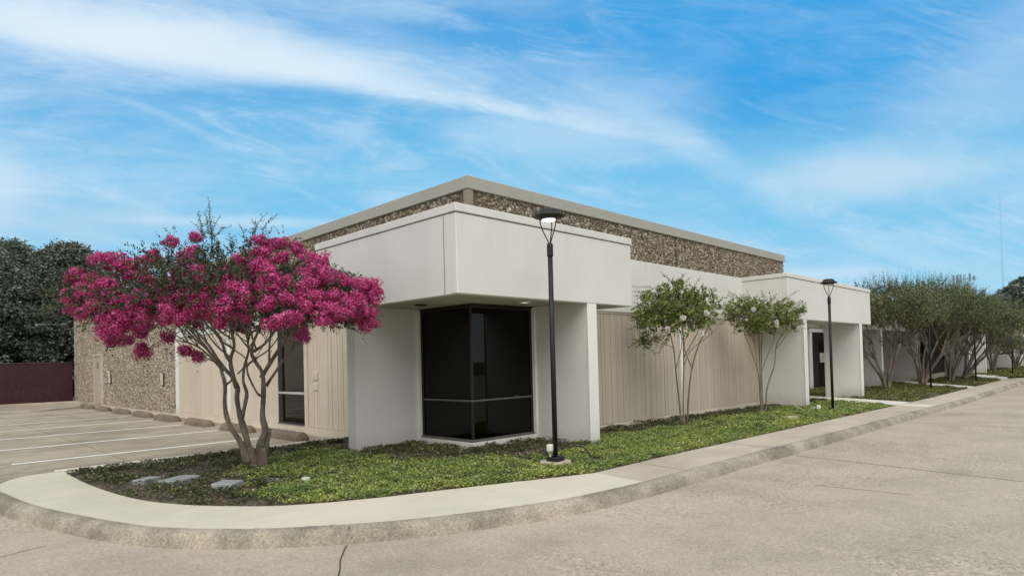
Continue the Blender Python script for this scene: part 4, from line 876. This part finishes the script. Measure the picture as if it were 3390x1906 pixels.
part(MB().box(42.9, 8.78, -.3, 54.1, 8.9, .17), 'glazing_base', M['skirt'], mod2)
part(MB().box(42.9, 9.6, -.3, 56, 22, 3.9), 'office_body', M['interior'], mod2)
mod3 = empty('far_office', (56, 9, 0), 'pale ribbed garden wall and white canopy at the far end of the drive', 'building')
fl = MB()
for k in range(15): fl.box(56.0 + k * .9, 8.9 + (.05 if k % 2 else 0), -.4, 56.9 + k * .9 - .02, 9.3, 2.66, .02)
part(fl, 'fluted_wall', M['stucco'], mod3)
canE = canopy('canopy', 62.0, 7.4, 74, 12, 2.66, 4.6, 4.45, parent=mod3)
sub(MB().box(62.16, 7.6, 2.7, 73.8, 12, 2.76), 'soffit', M['soffit'], canE)
for x in (68.0, 73.2): part(MB().box(x, 7.43, -.4, x + .3, 12, 2.70, .006), 'end_pier', M['stucco'], mod3)
part(MB().box(56.5, 9.4, -.4, 90, 22, 3.9), 'office_body', M['stucco'], mod3)

# ============================================================ WHEEL STOPS AND RAMP
ws = None
for k in range(8):
    y0 = 13.88 + 2.95 * k
    if ws is None:
        mb = MB(); n = 15; L = 1.72; ns = 18
        vs = []
        for i in range(ns + 1):
            yy = L * i / ns
            for j in range(n):
                t = PI * j / (n - 1); rr = .16 * (1 + random.uniform(-.05, .05)) * (.93 if i in (0, ns) else 1)
                vs.append((-math.cos(t) * rr * 1.05, yy, max(0, math.sin(t)) * rr * 1.3))
        fs = [(i * n + j, i * n + j + 1, (i + 1) * n + j + 1, (i + 1) * n + j) for i in range(ns) for j in range(n - 1)]
        fs += [tuple(range(n)), tuple(ns * n + j for j in range(n))]
        ws = mb.add(vs, fs, True).build('wheel_stop', M['stop']); o = ws
    else: o = ws.copy(); C.objects.link(o)
    o.location = (6.98, y0, -.15); o.rotation_euler = (0, 0, random.uniform(-.02, .02))
    ords = ['nearest, right behind the pink tree trunk', 'second nearest, ending left of the pink tree trunk', 'third nearest, in front of the white trim post', 'fourth nearest, along the beige planks corner', 'fifth nearest, below the wedge sconce', 'sixth nearest, before the stone wall', 'seventh nearest, beside the dark ramp', 'furthest, near the taupe door and ramp']
    tag(o, 'worn concrete wheel stop, ' + ords[k], 'wheel stop', 'concrete wheel stops along the side wall')
rp = MB().add([(4.9, 35.3, -.145), (7.6, 35.8, .03), (7.6, 38.2, .03), (4.9, 37.2, -.145), (7.6, 35.8, -.15), (7.6, 38.2, -.15)], [(0, 1, 2, 3), (0, 4, 1), (3, 2, 5), (1, 4, 5, 2)]).build('door_ramp', M['curb'])
tag(rp, 'low dark ramp rising from the parking lot to the taupe side door', 'ramp')

# ============================================================ FENCE
fe = empty('board_fence', (-10, 43.2, 0), 'dark burgundy board fence closing the far side of the parking lot', 'fence')
fb = MB(); x = 1.6
while x < 7.84:
    fb.box(x + 10, random.uniform(-.006, .006), -.1, min(x + .142, 7.84) + 10, .022, 2.11 + random.uniform(-.01, .012)); x += .148
fb.build('boards', M['fence'], fe)
MB().box(11.6, .03, .35, 17.8, .08, .45).box(11.6, .03, 1.65, 17.8, .08, 1.75).build('rail', M['fence'], fe)
x = 2.0
while x < 7.8:
    MB().box(x + 10, .085, -.3, x + 10.1, .185, 2.05).build('fence_post', M['fence'], fe); x += 3.0
MB().box(11.6, -.03, 2.12, 17.8, .10, 2.16).build('top_rail', M['bark_dark'], fe)

nbr = empty('neighbour_building', (1.4, 43.2, 0), 'beige building beyond the parking lot, seen mirrored in the side window', 'building')
part(MB().box(-30, 43.2, -.3, 1.4, 47.0, 4.4), 'wall', M['plank_light'], nbr)
part(MB().box(-30.1, 43.1, 4.4, 1.5, 47.1, 4.6, .01), 'roof_cap', M['cap'], nbr)
for q in range(5): part(MB().box(-26 + q * 5.6, 43.14, .9, -24.2 + q * 5.6, 43.19, 2.6), 'window', M['dark_frame'], nbr)

# ============================================================ LAMP POSTS
def lamp_post():
    e = empty('lamp_post', (0, 0, 0), 'x', 'lamp post', 'black lamp posts along the sidewalk')
    MB().tube([(0, 0, .06), (0, 0, 3.2)], [.040, .038], 10, True, True).build('pole', M['black_metal'], e)
    MB().box(-.105, -.105, -.02, .105, .105, .065, .012).build('base_plate', M['black_metal'], e)
    MB().lathe(0, 0, [(.046, 3.13), (.048, 3.14), (.048, 3.30), (.042, 3.325), (.02, 3.345)], 20).build('collar', M['black_metal'], e)
    for k in range(3):
        a = 2 * PI * k / 3 + .35; r = Vector((math.cos(a), math.sin(a), 0))
        pts = [r * q + Vector((0, 0, z)) for q, z in ((.012, 3.32), (.04, 3.39), (.09, 3.49), (.128, 3.58), (.145, 3.65), (.145, 3.74))]
        MB().tube(spline(pts, .03), .0095, 6).build('arm', M['black_metal'], e)
    hd = MB().lathe(0, 0, [(.12, 3.70), (.15, 3.715), (.235, 3.735), (.243, 3.742), (.241, 3.752), (.20, 3.775), (.165, 3.80), (.145, 3.835), (.10, 3.855), (.03, 3.86), (.001, 3.86)], 32).build('lamp_head', M['black_metal'], e)
    fb_ = MB()
    for k in range(16):
        a = 2 * PI * k / 16; fb_.tube([(math.cos(a) * .163, math.sin(a) * .163, 3.80), (math.cos(a) * .10, math.sin(a) * .10, 3.858)], .007, 4)
    fb_.build('fin', M['black_metal'], hd)
    MB().lathe(0, 0, [(.112, 3.704), (.116, 3.690), (.108, 3.682), (.001, 3.68)], 28).build('lens', M['lens'], e)
    return e
def children(o): return [c for c in bpy.data.objects if c.parent == o]
def copy_tree(o, parent=None):
    c = o.copy(); C.objects.link(c)
    if parent is not None: c.parent = parent
    for ch in children(o): copy_tree(ch, c)
    return c
lp = lamp_post()
lab = ['nearest tall black lamp post with white conduit box, in front of the corner canopy', 'black lamp post before the entrance canopy, second nearest', 'thin black lamp post under the first trees of the far row', 'black lamp post between the far tree row and the sidewalk end', 'furthest black lamp post, on the lawn at the end of the drive']
spots = [(7.30, 6.37), (19.8, 6.42), (33.2, 6.62), (40.6, 6.07), (54.3, 6.08)]
posts = [lp] + [copy_tree(lp) for _ in spots[1:]]
for o, (x, y), l in zip(posts, spots, lab):
    o.location = (x, y, gz(x) + .0); o['label'] = l; o.rotation_euler = (0, 0, random.uniform(-.3, .3) if o is not lp else .1)
for o in posts[1:]:
    for ch in children(o):
        if ch.name.startswith('lens'): ch.data = ch.data.copy(); ch.data.materials[0] = M['white_plastic']
for x, y, lb in ((7.30, 6.37, 'crumbled pale concrete footing under the nearest lamp post'),):
    slab_stone('lamp_footing', x, y, .50, .46, .1, .055, 0, lb, M['walk'], True)
posts[0].location.z = .055
jb = empty('junction_box', (7.235, 6.42, .11), 'white plastic junction box with looping cable at the nearest lamp post base', 'junction box')
MB().box(-.045, -.04, .09, .045, .04, .20, .012).build('box', M['white_plastic'], jb)
MB().tube([(0, 0, -.1), (0, 0, .07)], .012, 6).build('stake', M['galv'], jb)
MB().tube(spline([(.10, -.14, .13), (.22, -.24, .16), (.34, -.34, .15), (.41, -.40, .08), (.46, -.44, -.04), (.48, -.46, -.12)], .03), .009, 6).build('cable', M['black_metal'], jb)
jb2 = empty('junction_box', (19.45, 6.7, gz(19.5)), 'small white cable stub beside the second lamp post', 'junction box')
MB().box(-.05, -.05, .0, .05, .05, .16, .02).build('box', M['white_plastic'], jb2)
MB().tube(spline([(-.05, .05, .1), (-.2, .4, .05), (-.1, .9, .35), (.05, 1.2, .5)], .05), .012, 6).build('cable', M['galv'], jb2)

# ============================================================ TREES
def ellip_pts(n, c, r, shell=.35):
    d = unit(rng.normal(size=(n, 3))); q = (shell + (1 - shell) * rng.random(n)) ** (1 / 2.2)
    return np.array(c) + d * q[:, None] * np.array(r), d
def link_limb(mb, a, b, r0, r1, sag=.12, n=5):
    a, b = np.array(a), np.array(b); m = (a + b) / 2 + np.array([random.uniform(-.06, .06), random.uniform(-.06, .06), -sag * np.linalg.norm(b - a)])
    P = [tuple((1 - t) ** 2 * a + 2 * t * (1 - t) * m + t * t * b) for t in np.linspace(0, 1, n)]
    mb.tube(P, list(np.linspace(r0, r1, n)), 5)
def wob_limb(pts, amp):
    out = [pts[0]]
    for p in pts[1:]: out.append((p[0] + random.uniform(-amp, amp), p[1] + random.uniform(-amp, amp), p[2]))
    return out

# ---- the pink crape myrtle
pt = empty('crape_myrtle', (4.22, 10.17, 0), 'large multi stemmed tree covered in magenta blossom at the corner of the planter', 'tree')
tb = MB(); anchors = []
for pts, ra, rb in LIMBS:
    sp = spline(wob_limb(pts, .02), .05); n = len(sp)
    rs = [ra + (rb * .62 - ra) * (i / (n - 1)) ** .62 for i in range(n)]
    rs = [r * (1 + .09 * math.sin(i * .6 + ra * 90) + random.uniform(-.05, .05)) for i, r in enumerate(rs)]
    if pts[0][2] < .3: rs = [r * (1 + .3 * max(0, 1 - i / 5)) for i, r in enumerate(rs)]
    tb.tube(sp, rs, 9); anchors += [(p, r) for p, r in zip(sp, rs) if p[2] > 1.5]
tb.tube([(.0, 0, -.1), (.02, 0, .08), (.0, .0, .32)], [.16, .115, .045], 10)
tb.tube([(.15, -.12, -.1), (.14, -.11, .1), (.15, -.12, .3)], [.12, .085, .05], 9)
AP = np.array([a[0] for a in anchors]); AR = np.array([a[1] for a in anchors])
CR = np.array([-.46 * .7046 * -1, -.46 * -.7096 * -1, 0]) * -1     # crown centre sits a little right of the stem
CR = np.array([-.0, .0, 0]) + np.array([.7046, -.7096, 0]) * -.42
blooms = [(x, y, z, rx * 1.34, rz * 1.28) for x, y, z, rx, rz in BLOOMS]
front = np.array([-.71, -.70])
for k in range(44):                                       # blossom round the far side and on top
    a = random.uniform(0, 2 * PI); rho = random.uniform(.35, 1.0); x, y = math.cos(a) * 2.2 * rho, math.sin(a) * 2.2 * rho
    if x * front[0] + y * front[1] > -.7: continue
    blooms.append((x + CR[0], y + CR[1], 2.85 - .35 * rho ** 2 + random.uniform(-.35, .2) * (1 - .5 * rho), random.uniform(.12, .22), random.uniform(.1, .17)))
parts_ = []
for (x, y, z, rx, rz) in blooms:
    area = rx * rz; nb_ = max(9, int(area * 720)); c = np.array([x, y, z])
    d = unit(rng.normal(size=(nb_, 3))); q = rng.uniform(.30, 1.0, nb_)[:, None]
    cs = c + d * q * np.array([rx, rx, rz]) * .98
    rs = rng.uniform(.04, .095, nb_)
    for s, r in zip(cs, rs):
        m = int(34 + r * 1000); dd = unit(rng.normal(size=(m, 3))); P = s + dd * r * rng.uniform(.6, 1.1, (m, 1))
        D = unit(np.cross(dd, rng.normal(size=(m, 3))) + dd * .15); nn = unit(dd + .45 * unit(P - c) + rng.normal(size=(m, 3)) * .28)
        parts_.append(leaf_quads(P - D * .010, D, rng.uniform(.018, .034, m), rng.uniform(.016, .030, m), None, nn))
V, F = join(parts_); npmesh('blossoms', V, F, M['petal'], pt)
for k in range(46):                                       # forked side branches in the upper half
    cand = [a for a in anchors if 1.55 < a[0][2] < 2.35]; p, r = random.choice(cand); p = np.array(p)
    d = np.array([p[0] + random.uniform(-.5, .5), p[1] + random.uniform(-.5, .5), 0]); d = d / (np.linalg.norm(d) + .01) * random.uniform(.35, .75)
    q1 = p + d * .5 + np.array([0, 0, random.uniform(.22, .35)]); q2 = p + d + np.array([random.uniform(-.1, .1), random.uniform(-.1, .1), random.uniform(.6, .9)])
    sp = spline([tuple(p), tuple(q1), tuple(q2)], .08); tb.tube(sp, list(np.linspace(min(r * .6, .02), .007, len(sp))), 6)
    anchors += [(tuple(s_), .009) for s_ in sp[2:]]
AP = np.array([a[0] for a in anchors]); AR = np.array([a[1] for a in anchors])
for i, (x, y, z, rx, rz) in enumerate(blooms):            # a twig to each panicle
    e = np.array([x, y, z]); j = np.argmin(np.linalg.norm((AP - e) * np.array([1, 1, 1.5]), axis=1))
    link_limb(tb, AP[j], e, min(AR[j] * .8, .015), .005, .1)
# foliage
n = 5000
a = rng.uniform(0, 2 * PI, n); rho = np.sqrt(rng.random(n)) * .99; th = .55 * (1 - .62 * rho ** 2)
zz = 2.90 - .33 * rho ** 2 + th * np.clip(rng.normal(size=n) * .55, -.95, .95) + .10 * np.sin(a * 5 + rho * 7)
Bp = np.stack([np.cos(a) * 2.28 * rho + CR[0], np.sin(a) * 2.28 * rho + CR[1], zz], 1)
gap = (np.sin(Bp[:, 0] * 3.1 + 1) * np.sin(Bp[:, 1] * 2.7 + .4) * np.sin(Bp[:, 2] * 4)) < .62
latl = (Bp[:, 0] * .7046 - Bp[:, 1] * .7096); Bp = Bp[gap & ((latl > -1.0) | (rng.random(len(Bp)) < .30))]; n = len(Bp)
Dp = unit(np.stack([Bp[:, 0] - CR[0], Bp[:, 1] - CR[1], (Bp[:, 2] - 2.5) * 1.5 + .2], 1) + rng.normal(size=(n, 3)) * .55)
prt = [twigs(Bp, Dp, 13, .25, .058, .55, .2)]
# low hanging left tail of the crown and small satellite sprays by each blossom
ext = np.array([(b[0], b[1], b[2]) for b in blooms]); ext = np.repeat(ext, 6, 0) + rng.normal(size=(len(blooms) * 6, 3)) * .10
prt.append(twigs(ext, unit(rng.normal(size=ext.shape) + np.array([0, 0, .3])), 11, .26, .045, .5, .2))
for s in SHOOTS:
    P = np.array(spline(s, .02)); m = len(P)
    tb.tube([tuple(p) for p in P[::3]], list(np.linspace(.006, .002, len(P[::3]))), 4)
    t = unit(np.gradient(P, axis=0)); sd_ = unit(rng.normal(size=(m, 3)))
    D = unit(t * .5 + np.where(np.arange(m)[:, None] % 2 == 0, 1, -1) * unit(np.cross(t, sd_)) * .9)
    L = np.linspace(.055, .025, m) * rng.uniform(.7, 1.2, m)
    prt.append(leaf_quads(P, D, L, L * .5))
    B2 = P[1:int(m * .8):2]; prt.append(twigs(B2, unit(t[1:int(m * .8):2] * .6 + rng.normal(size=B2.shape) * .5), 5, .13, .036, .5, .05))
V, F = join(prt); qc = V.reshape(-1, 4, 3).mean(1); kk = (qc[:, 0] * .7046 - qc[:, 1] * .7096) < 2.15
V = V.reshape(-1, 4, 3)[kk].reshape(-1, 3); F = np.arange(len(V)).reshape(-1, 4); npmesh('crown', V, F, M['leaf_myrtle'], pt)
tb.build('trunk', M['bark'], pt)

# ---- two young trees by the plank wall
def young(loc, stems, arms, boxc, label, seed, nt_):
    global rng
    e = empty('young_myrtle', (loc[0], loc[1], gz(loc[0]) * .4), label, 'tree', 'young trees by the plank wall')
    mb = MB(); AP = []
    for pts, ra, rb in stems:
        sp = spline(wob_limb(pts, .012), .06); n = len(sp)
        mb.tube(sp, [ra + (rb - ra) * i / (n - 1) for i in range(n)], 6)
        AP += [p for i, p in enumerate(sp) if p[2] > 1.7]
    AP = np.array(AP); ps = []; Bs = []; Ds = []
    R_ = np.array([.7046, -.7096, 0]); Fd = np.array([.7096, .7046, 0]); Up = np.array([0, 0, 1.])
    for (cx, cz, rx, rz, k) in boxc:               # leafy masses: right offset, height, half width, half height
        for _ in range(k):
            d = unit(rng.normal(size=(1, 3)))[0]; q = rng.random() ** .5
            p = R_ * (cx + d[0] * rx * q) + Fd * (d[1] * min(rx, .75) * q) + Up * (cz + d[2] * rz * q)
            j = np.argmin(np.linalg.norm(AP - p, axis=1)); o_ = unit((p - AP[j])[None])[0]
            if rng.random() < .35: link_limb(mb, AP[j], p, .006, .003, .05, 4)
            Bs.append(p); Ds.append(unit((o_ * .5 + R_ * d[0] * .8 + Fd * d[1] * .6 + Up * (.35 + .4 * d[2]) + rng.normal(size=3) * .3)[None])[0])
    ps.append(twigs(np.array(Bs), np.array(Ds), 12, .28, .098, .52, .22))
    for (x0, z0, x1, z1) in arms:                  # long sprigs that break the outline
        f0_, f1_ = random.uniform(-.3, .3), random.uniform(-.4, .4)
        P = np.array(spline([tuple(R_ * x0 + Fd * f0_ + Up * z0), tuple(R_ * (x0 + x1) / 2 + Fd * (f0_ + f1_) / 2 + Up * ((z0 + z1) / 2 + .03)), tuple(R_ * x1 + Fd * f1_ + Up * z1)], .028))
        t = unit(np.gradient(P, axis=0)); m = len(P); mb.tube([tuple(p) for p in P[::2]], list(np.linspace(.006, .0025, len(P[::2]))), 4)
        D = unit(t * .55 + np.where(np.arange(m)[:, None] % 2 == 0, 1, -1) * unit(np.cross(t, rng.normal(size=(m, 3)) * .4 + Fd)) * .8 + rng.normal(size=(m, 3)) * .15)
        L = np.linspace(.09, .045, m); ps.append(leaf_quads(P, D, L, L * .5))
    V, F = join(ps); npmesh('crown', V, F, M['leaf_young'], e)
    mb.build('trunk', M['bark'], e)
    return e
def white_flowers(e, spots_):
    R_ = np.array([.7046, -.7096, 0]); Fd = np.array([.7096, .7046, 0]); ps = []
    for (x, z, f) in spots_:
        c = R_ * x + Fd * f + np.array([0, 0, z]); m = 130; d = unit(rng.normal(size=(m, 3)))
        ps.append(leaf_quads(c + d * rng.uniform(.1, 1, (m, 1)) * .045 * np.array([1, 1, 1.4]), unit(d + rng.normal(size=(m, 3)) * .5), rng.uniform(.02, .045, m), rng.uniform(.02, .04, m)))
    V, F = join(ps); npmesh('white_blossoms', V, F, M['white_petal'], e)
# local units: right offset m, height m  (0.00291 m per drawing unit)
ya = young((13.09, 7.59), STEMS_A, [(-.3, 3.15, -.95, 3.3), (-.4, 3.05, -.92, 3.18), (-.05, 3.2, -.25, 3.62), (.0, 3.15, .14, 3.5), (-.6, 2.45, -1.05, 2.60), (-.7, 2.3, -1.17, 2.28), (-.2, 2.1, -1.0, 1.93), (-.35, 2.1, -.62, 1.72), (-.15, 2.05, -.45, 1.66), (.5, 2.9, .86, 3.2), (.55, 2.75, 1.0, 2.75), (-.6, 2.8, -1.0, 2.78), (.35, 3.1, .55, 3.42), (-.5, 2.05, -.9, 1.85), (-.6, 2.9, -.98, 3.05), (.1, 3.2, .30, 3.42), (.6, 2.3, .85, 2.15)],
           [(.0, 2.62, .95, .30, 235), (.0, 2.42, .85, .28, 170), (-.35, 2.75, .5, .38, 90), (.40, 2.80, .5, .30, 90), (.0, 3.0, .40, .26, 60), (-.75, 1.98, .25, .08, 20)],
           'young leafy tree with thin stems in front of the white post in the plank wall', 3, 0)
white_flowers(ya, [(-.42, 2.20, -.85), (.34, 2.10, -.8), (.45, 2.55, -.8), (-.1, 2.45, -.95)])
yb = young((17.6, 7.57), STEMS_B, [(-.5, 3.1, -.98, 3.38), (-.2, 3.2, -.28, 3.48), (.1, 3.1, .12, 3.42), (.5, 2.95, 1.0, 3.38), (.7, 2.8, 1.3, 3.15), (.7, 2.65, 1.35, 2.95), (.8, 2.5, 1.45, 2.52), (-.5, 2.5, -.82, 2.25), (-.35, 2.8, -.85, 2.9), (.3, 3.05, .42, 3.3), (.8, 2.35, 1.2, 2.3), (-.3, 3.0, -.65, 3.3)],
           [(.1, 2.75, 1.05, .33, 225), (.15, 2.45, .85, .28, 150), (-.45, 2.9, .5, .28, 80), (.75, 2.75, .45, .25, 80)],
           'young leafy tree with white flowers nearest the first entrance pier', 4, 0)
white_flowers(yb, [(.08, 2.48, -.95), (.68, 2.30, -.9), (.76, 2.33, -.9), (.08, 2.40, -.95), (-.45, 2.85, -.75)])

# ---- row of mature myrtles further along
def rowtree(loc, label, R0, H, lean, seed, ntw=1500, group='row of mature trees along the lawn'):
    e = empty('row_tree', (loc[0], loc[1], gz(loc[0])), label, 'tree', group)
    mb = MB(); rnd = random.Random(seed); tips = []
    for k in range(rnd.choice((6, 7))):
        a = 2 * PI * k / 6.5 + rnd.uniform(-.3, .3); sp_ = rnd.uniform(.55, 1.15)
        x1, y1 = math.cos(a) * sp_ + lean[0], math.sin(a) * sp_ + lean[1]
        pts = [(math.cos(a) * .08, math.sin(a) * .08, -.05), (x1 * .25, y1 * .25, .6), (x1 * .6 + rnd.uniform(-.1, .1), y1 * .6 + rnd.uniform(-.1, .1), 1.35), (x1 * .95, y1 * .95, H * .42)]
        mb.tube(spline(pts, .18), list(np.linspace(.075, .042, len(spline(pts, .18)))), 7)
        for q in range(4):
            b = a + rnd.uniform(-1, 1); r2 = rnd.uniform(.5, 1.1); st = pts[2] if q < 2 else pts[3]
            e1 = (st[0] + math.cos(b) * r2 * .7, st[1] + math.sin(b) * r2 * .7, st[2] + rnd.uniform(.5, .8)); e2 = (e1[0] + math.cos(b) * r2 * .6, e1[1] + math.sin(b) * r2 * .6, e1[2] + rnd.uniform(.5, .9))
            pp = spline([st, ((st[0] + e1[0]) / 2 + rnd.uniform(-.08, .08), (st[1] + e1[1]) / 2, (st[2] + e1[2]) / 2), e1, e2], .15)
            mb.tube(pp, list(np.linspace(.036, .012, len(pp))), 5)
            for w_ in range(3):
                c = b + rnd.uniform(-1.2, 1.2); f1 = (e1[0] + math.cos(c) * .5, e1[1] + math.sin(c) * .5, e1[2] + rnd.uniform(.3, .7)); mb.tube([e1, ((e1[0] + f1[0]) / 2 + .04, (e1[1] + f1[1]) / 2, (e1[2] + f1[2]) / 2 + .04), f1], [.018, .014, .008], 4)
    mb.build('trunk', M['bark'], e)
    n = ntw; a = rng.uniform(0, 2 * PI, n); rho = np.sqrt(rng.random(n))
    rr_ = R0 * (1 + .10 * np.sin(3 * a + seed) + .06 * np.sin(7 * a))
    top = H - (H * .24) * rho ** 2.2 ; bot = H * (.56 if seed < 3 else .49 if seed < 8 else .47) + H * .03 * np.sin(5 * a + seed) - .0 * rho
    zc = bot + (top - bot) * rng.random(n) ** .8 * .86
    B_ = np.stack([np.cos(a) * rr_ * rho + lean[0], np.sin(a) * rr_ * rho + lean[1], zc], 1)
    keep = (np.sin(B_[:, 0] * 2.9 + seed) + np.sin(B_[:, 1] * 3.3 + seed * 2) + np.sin(B_[:, 2] * 3.7)) < 1.75
    B_ = B_[keep]; n = len(B_)
    D_ = unit(np.stack([np.cos(a[keep]) * rho[keep] * .75, np.sin(a[keep]) * rho[keep] * .75, np.full(n, .9)], 1) + rng.normal(size=(n, 3)) * .25)
    ps = [twigs(B_, D_, 15, .55, .125, .5, -.05)]
    # upright shoots along the top
    m = 150; a2 = rng.uniform(0, 2 * PI, m); r2 = np.sqrt(rng.random(m)) * .95
    B2 = np.stack([np.cos(a2) * R0 * r2 + lean[0], np.sin(a2) * R0 * r2 + lean[1], H - (H * .26) * r2 ** 2.2 - .15], 1)
    ps.append(twigs(B2, unit(np.stack([np.cos(a2) * r2 * .35, np.sin(a2) * r2 * .35, np.full(m, 1.)], 1) + rng.normal(size=(m, 3)) * .12), 18, .62, .07, .45, -.02))
    V, F = join(ps); npmesh('crown', V, F, M['leaf_far'], e); return e
rowtree((32.4, 8.15), 'first mature multi stemmed tree of the far row, beside the entrance canopy end', 2.2, 5.0, (.5, .1), 1, 1500)
rowtree((37.2, 7.8), 'second tree of the far row, its stem leaning over the dark glazing', 2.4, 5.3, (.3, -.4), 2, 1600)
rowtree((41.2, 7.3), 'third tree of the far row, forked low beside the white fin wall', 2.3, 4.95, (.3, -.3), 3, 1500)
rowtree((44.2, 7.2), 'fourth and outermost tree of the far row, reaching over the sidewalk', 2.7, 4.7, (.8, -.9), 5, 1900)
rowtree((58.5, 7.7), 'small low tree in front of the ribbed wall at the drive end', 1.9, 3.15, (0, 0), 8, 480, 'small trees before the ribbed wall')
rowtree((65.0, 7.0), 'last small tree before the white canopy at the right edge', 1.8, 3.0, (0, 0), 9, 380, 'small trees before the ribbed wall')

# ---- big background trees
def bigtree(name, loc, R0, H, zb, label, seed, nclump, leaf, mat, group, per=150):
    e = empty(name, (loc[0], loc[1], -.2), label, 'tree', group); rnd = random.Random(seed)
    mb = MB(); mb.tube([(0, 0, -.2), (.1, 0, H * .3), (-.05, .1, H * .62), (0, 0, H * .9)], [.32, .25, .16, .03], 9)
    P = []
    for k in range(nclump):
        a = rnd.uniform(0, 2 * PI); t = rnd.random() ** .8; z = zb + (H - zb) * t
        rad = R0 * (math.sin(PI * min(1, (t * .80 + .20))) ** .65) * (1 + .16 * math.sin(3 * a + seed + t * 5)); q = rnd.uniform(.45, 1) ** .6
        c = (math.cos(a) * rad * q, math.sin(a) * rad * q, z); P.append(c)
        if k % 4 == 0: link_limb(mb, (0, 0, max(zb * .6, z - 1.6)), c, .09, .03, .08)
    mb.build('trunk', M['bark_dark'], e)
    P = np.array(P); ps = []
    s = rng.uniform(.35, .8, len(P)) * R0 * .26
    for c, r in zip(P, s):
        m = int(per * rng.uniform(.7, 1.3)); d = unit(rng.normal(size=(m, 3))); q = rng.uniform(.35, 1.08, m)[:, None]
        p = c + d * q * r * np.array([1.25, 1.25, .62]); L = leaf * rng.uniform(.6, 1.3, m)
        D = unit(d * np.array([1, 1, .3]) + rng.normal(size=(m, 3)) * .5 + np.array([0, 0, -.1]))
        ps.append(leaf_quads(p, D, L, L * .5, None, unit(d + np.array([0, 0, .5]) + rng.normal(size=(m, 3)) * .6)))
    V, F = join(ps); npmesh('crown', V, F, mat, e); return e
gl = 'tall dark trees behind the burgundy fence'
bigtree('dark_evergreen', (3.6, 51.5), 4.6, 10.4, .9, 'dark evergreen tree behind the burgundy fence at the left picture edge', 1, 400, .23, M['leaf_oak'], gl)
bigtree('dark_evergreen', (9.3, 52.0), 4.0, 10.4, .9, 'dark evergreen tree behind the fence next to the stone wall corner', 2, 380, .23, M['leaf_oak'], gl)
bigtree('dark_evergreen', (6.6, 56.5), 4.6, 10.9, .9, 'tall dark evergreen standing behind the gap of the two others', 3, 260, .26, M['leaf_oak'], gl)
bigtree('dark_evergreen', (-4.5, 53.5), 4.8, 9.6, .9, 'dark evergreen further left behind the neighbouring building', 4, 220, .28, M['leaf_oak'], gl)
gr = 'big trees beyond the far offices'
bigtree('shade_tree', (80, 7.4), 3.3, 8.4, 4.0, 'large grey green tree rising over the white canopy at the right edge', 6, 200, .36, M['leaf_oak'], gr)
bigtree('shade_tree', (92, 9.6), 3.0, 7.2, 4.2, 'smaller tree behind the last offices where the row of trees ends', 7, 120, .36, M['leaf_oak'], gr)
bigtree('shade_tree', (88, 0), 6.2, 9.6, 1.4, 'broad tree closing the view just right of the drive end', 8, 200, .4, M['leaf_oak'], gr)

# ---- far mast and floodlight pole
ms = empty('radio_mast', (400, 47.2, -.3), 'very thin pale lattice radio mast far away over the right hand trees', 'mast')
mb = MB(); 
for q in range(3):
    a = 2 * PI * q / 3; mb.tube([(math.cos(a) * .35, math.sin(a) * .35, 0), (math.cos(a) * .35, math.sin(a) * .35, 80)], .045, 4)
for k in range(66):
    z = k * 1.2
    for q in range(3):
        a, b_ = 2 * PI * q / 3, 2 * PI * (q + 1) / 3; mb.tube([(math.cos(a) * .35, math.sin(a) * .35, z), (math.cos(b_) * .35, math.sin(b_) * .35, z + 1.2)], .016, 3)
mb.build('lattice', M['mast'], ms)
MB().tube([(0, 0, 79), (18, -14, 40), (36, -28, 0)], .02, 3).tube([(0, 0, 79), (-30, -20, 0)], .016, 3).build('guy_wire', M['mast'], ms)
fp = empty('floodlight_pole', (120, 18.9, .1), 'distant pole with bluish panel antennas showing above the tree row', 'pole')
MB().tube([(0, 0, 0), (0, 0, 13.2)], [.22, .16], 8).build('pole', M['far_pole'], fp)
for (a0, a1, z0, z1) in ((-1.5, -.2, 11.9, 13.2), (.5, .8, 12.0, 13.3), (1.0, 1.4, 12.1, 12.9)):
    mb = MB()
    nn = max(1, int((a1 - a0) / .4))
    for k in range(nn): q = a0 + (a1 - a0) * k / nn; mb.box(q * .3 - .1, -q - .3, z0, q * .3 + .1, -q, z1, .03)
    mb.build('antenna_panel', M['far_pole'], fp)
MB().tube([(-.5, 1.6, 12.5), (.45, -1.5, 12.5)], .06, 5).build('crossbar', M['far_pole'], fp)
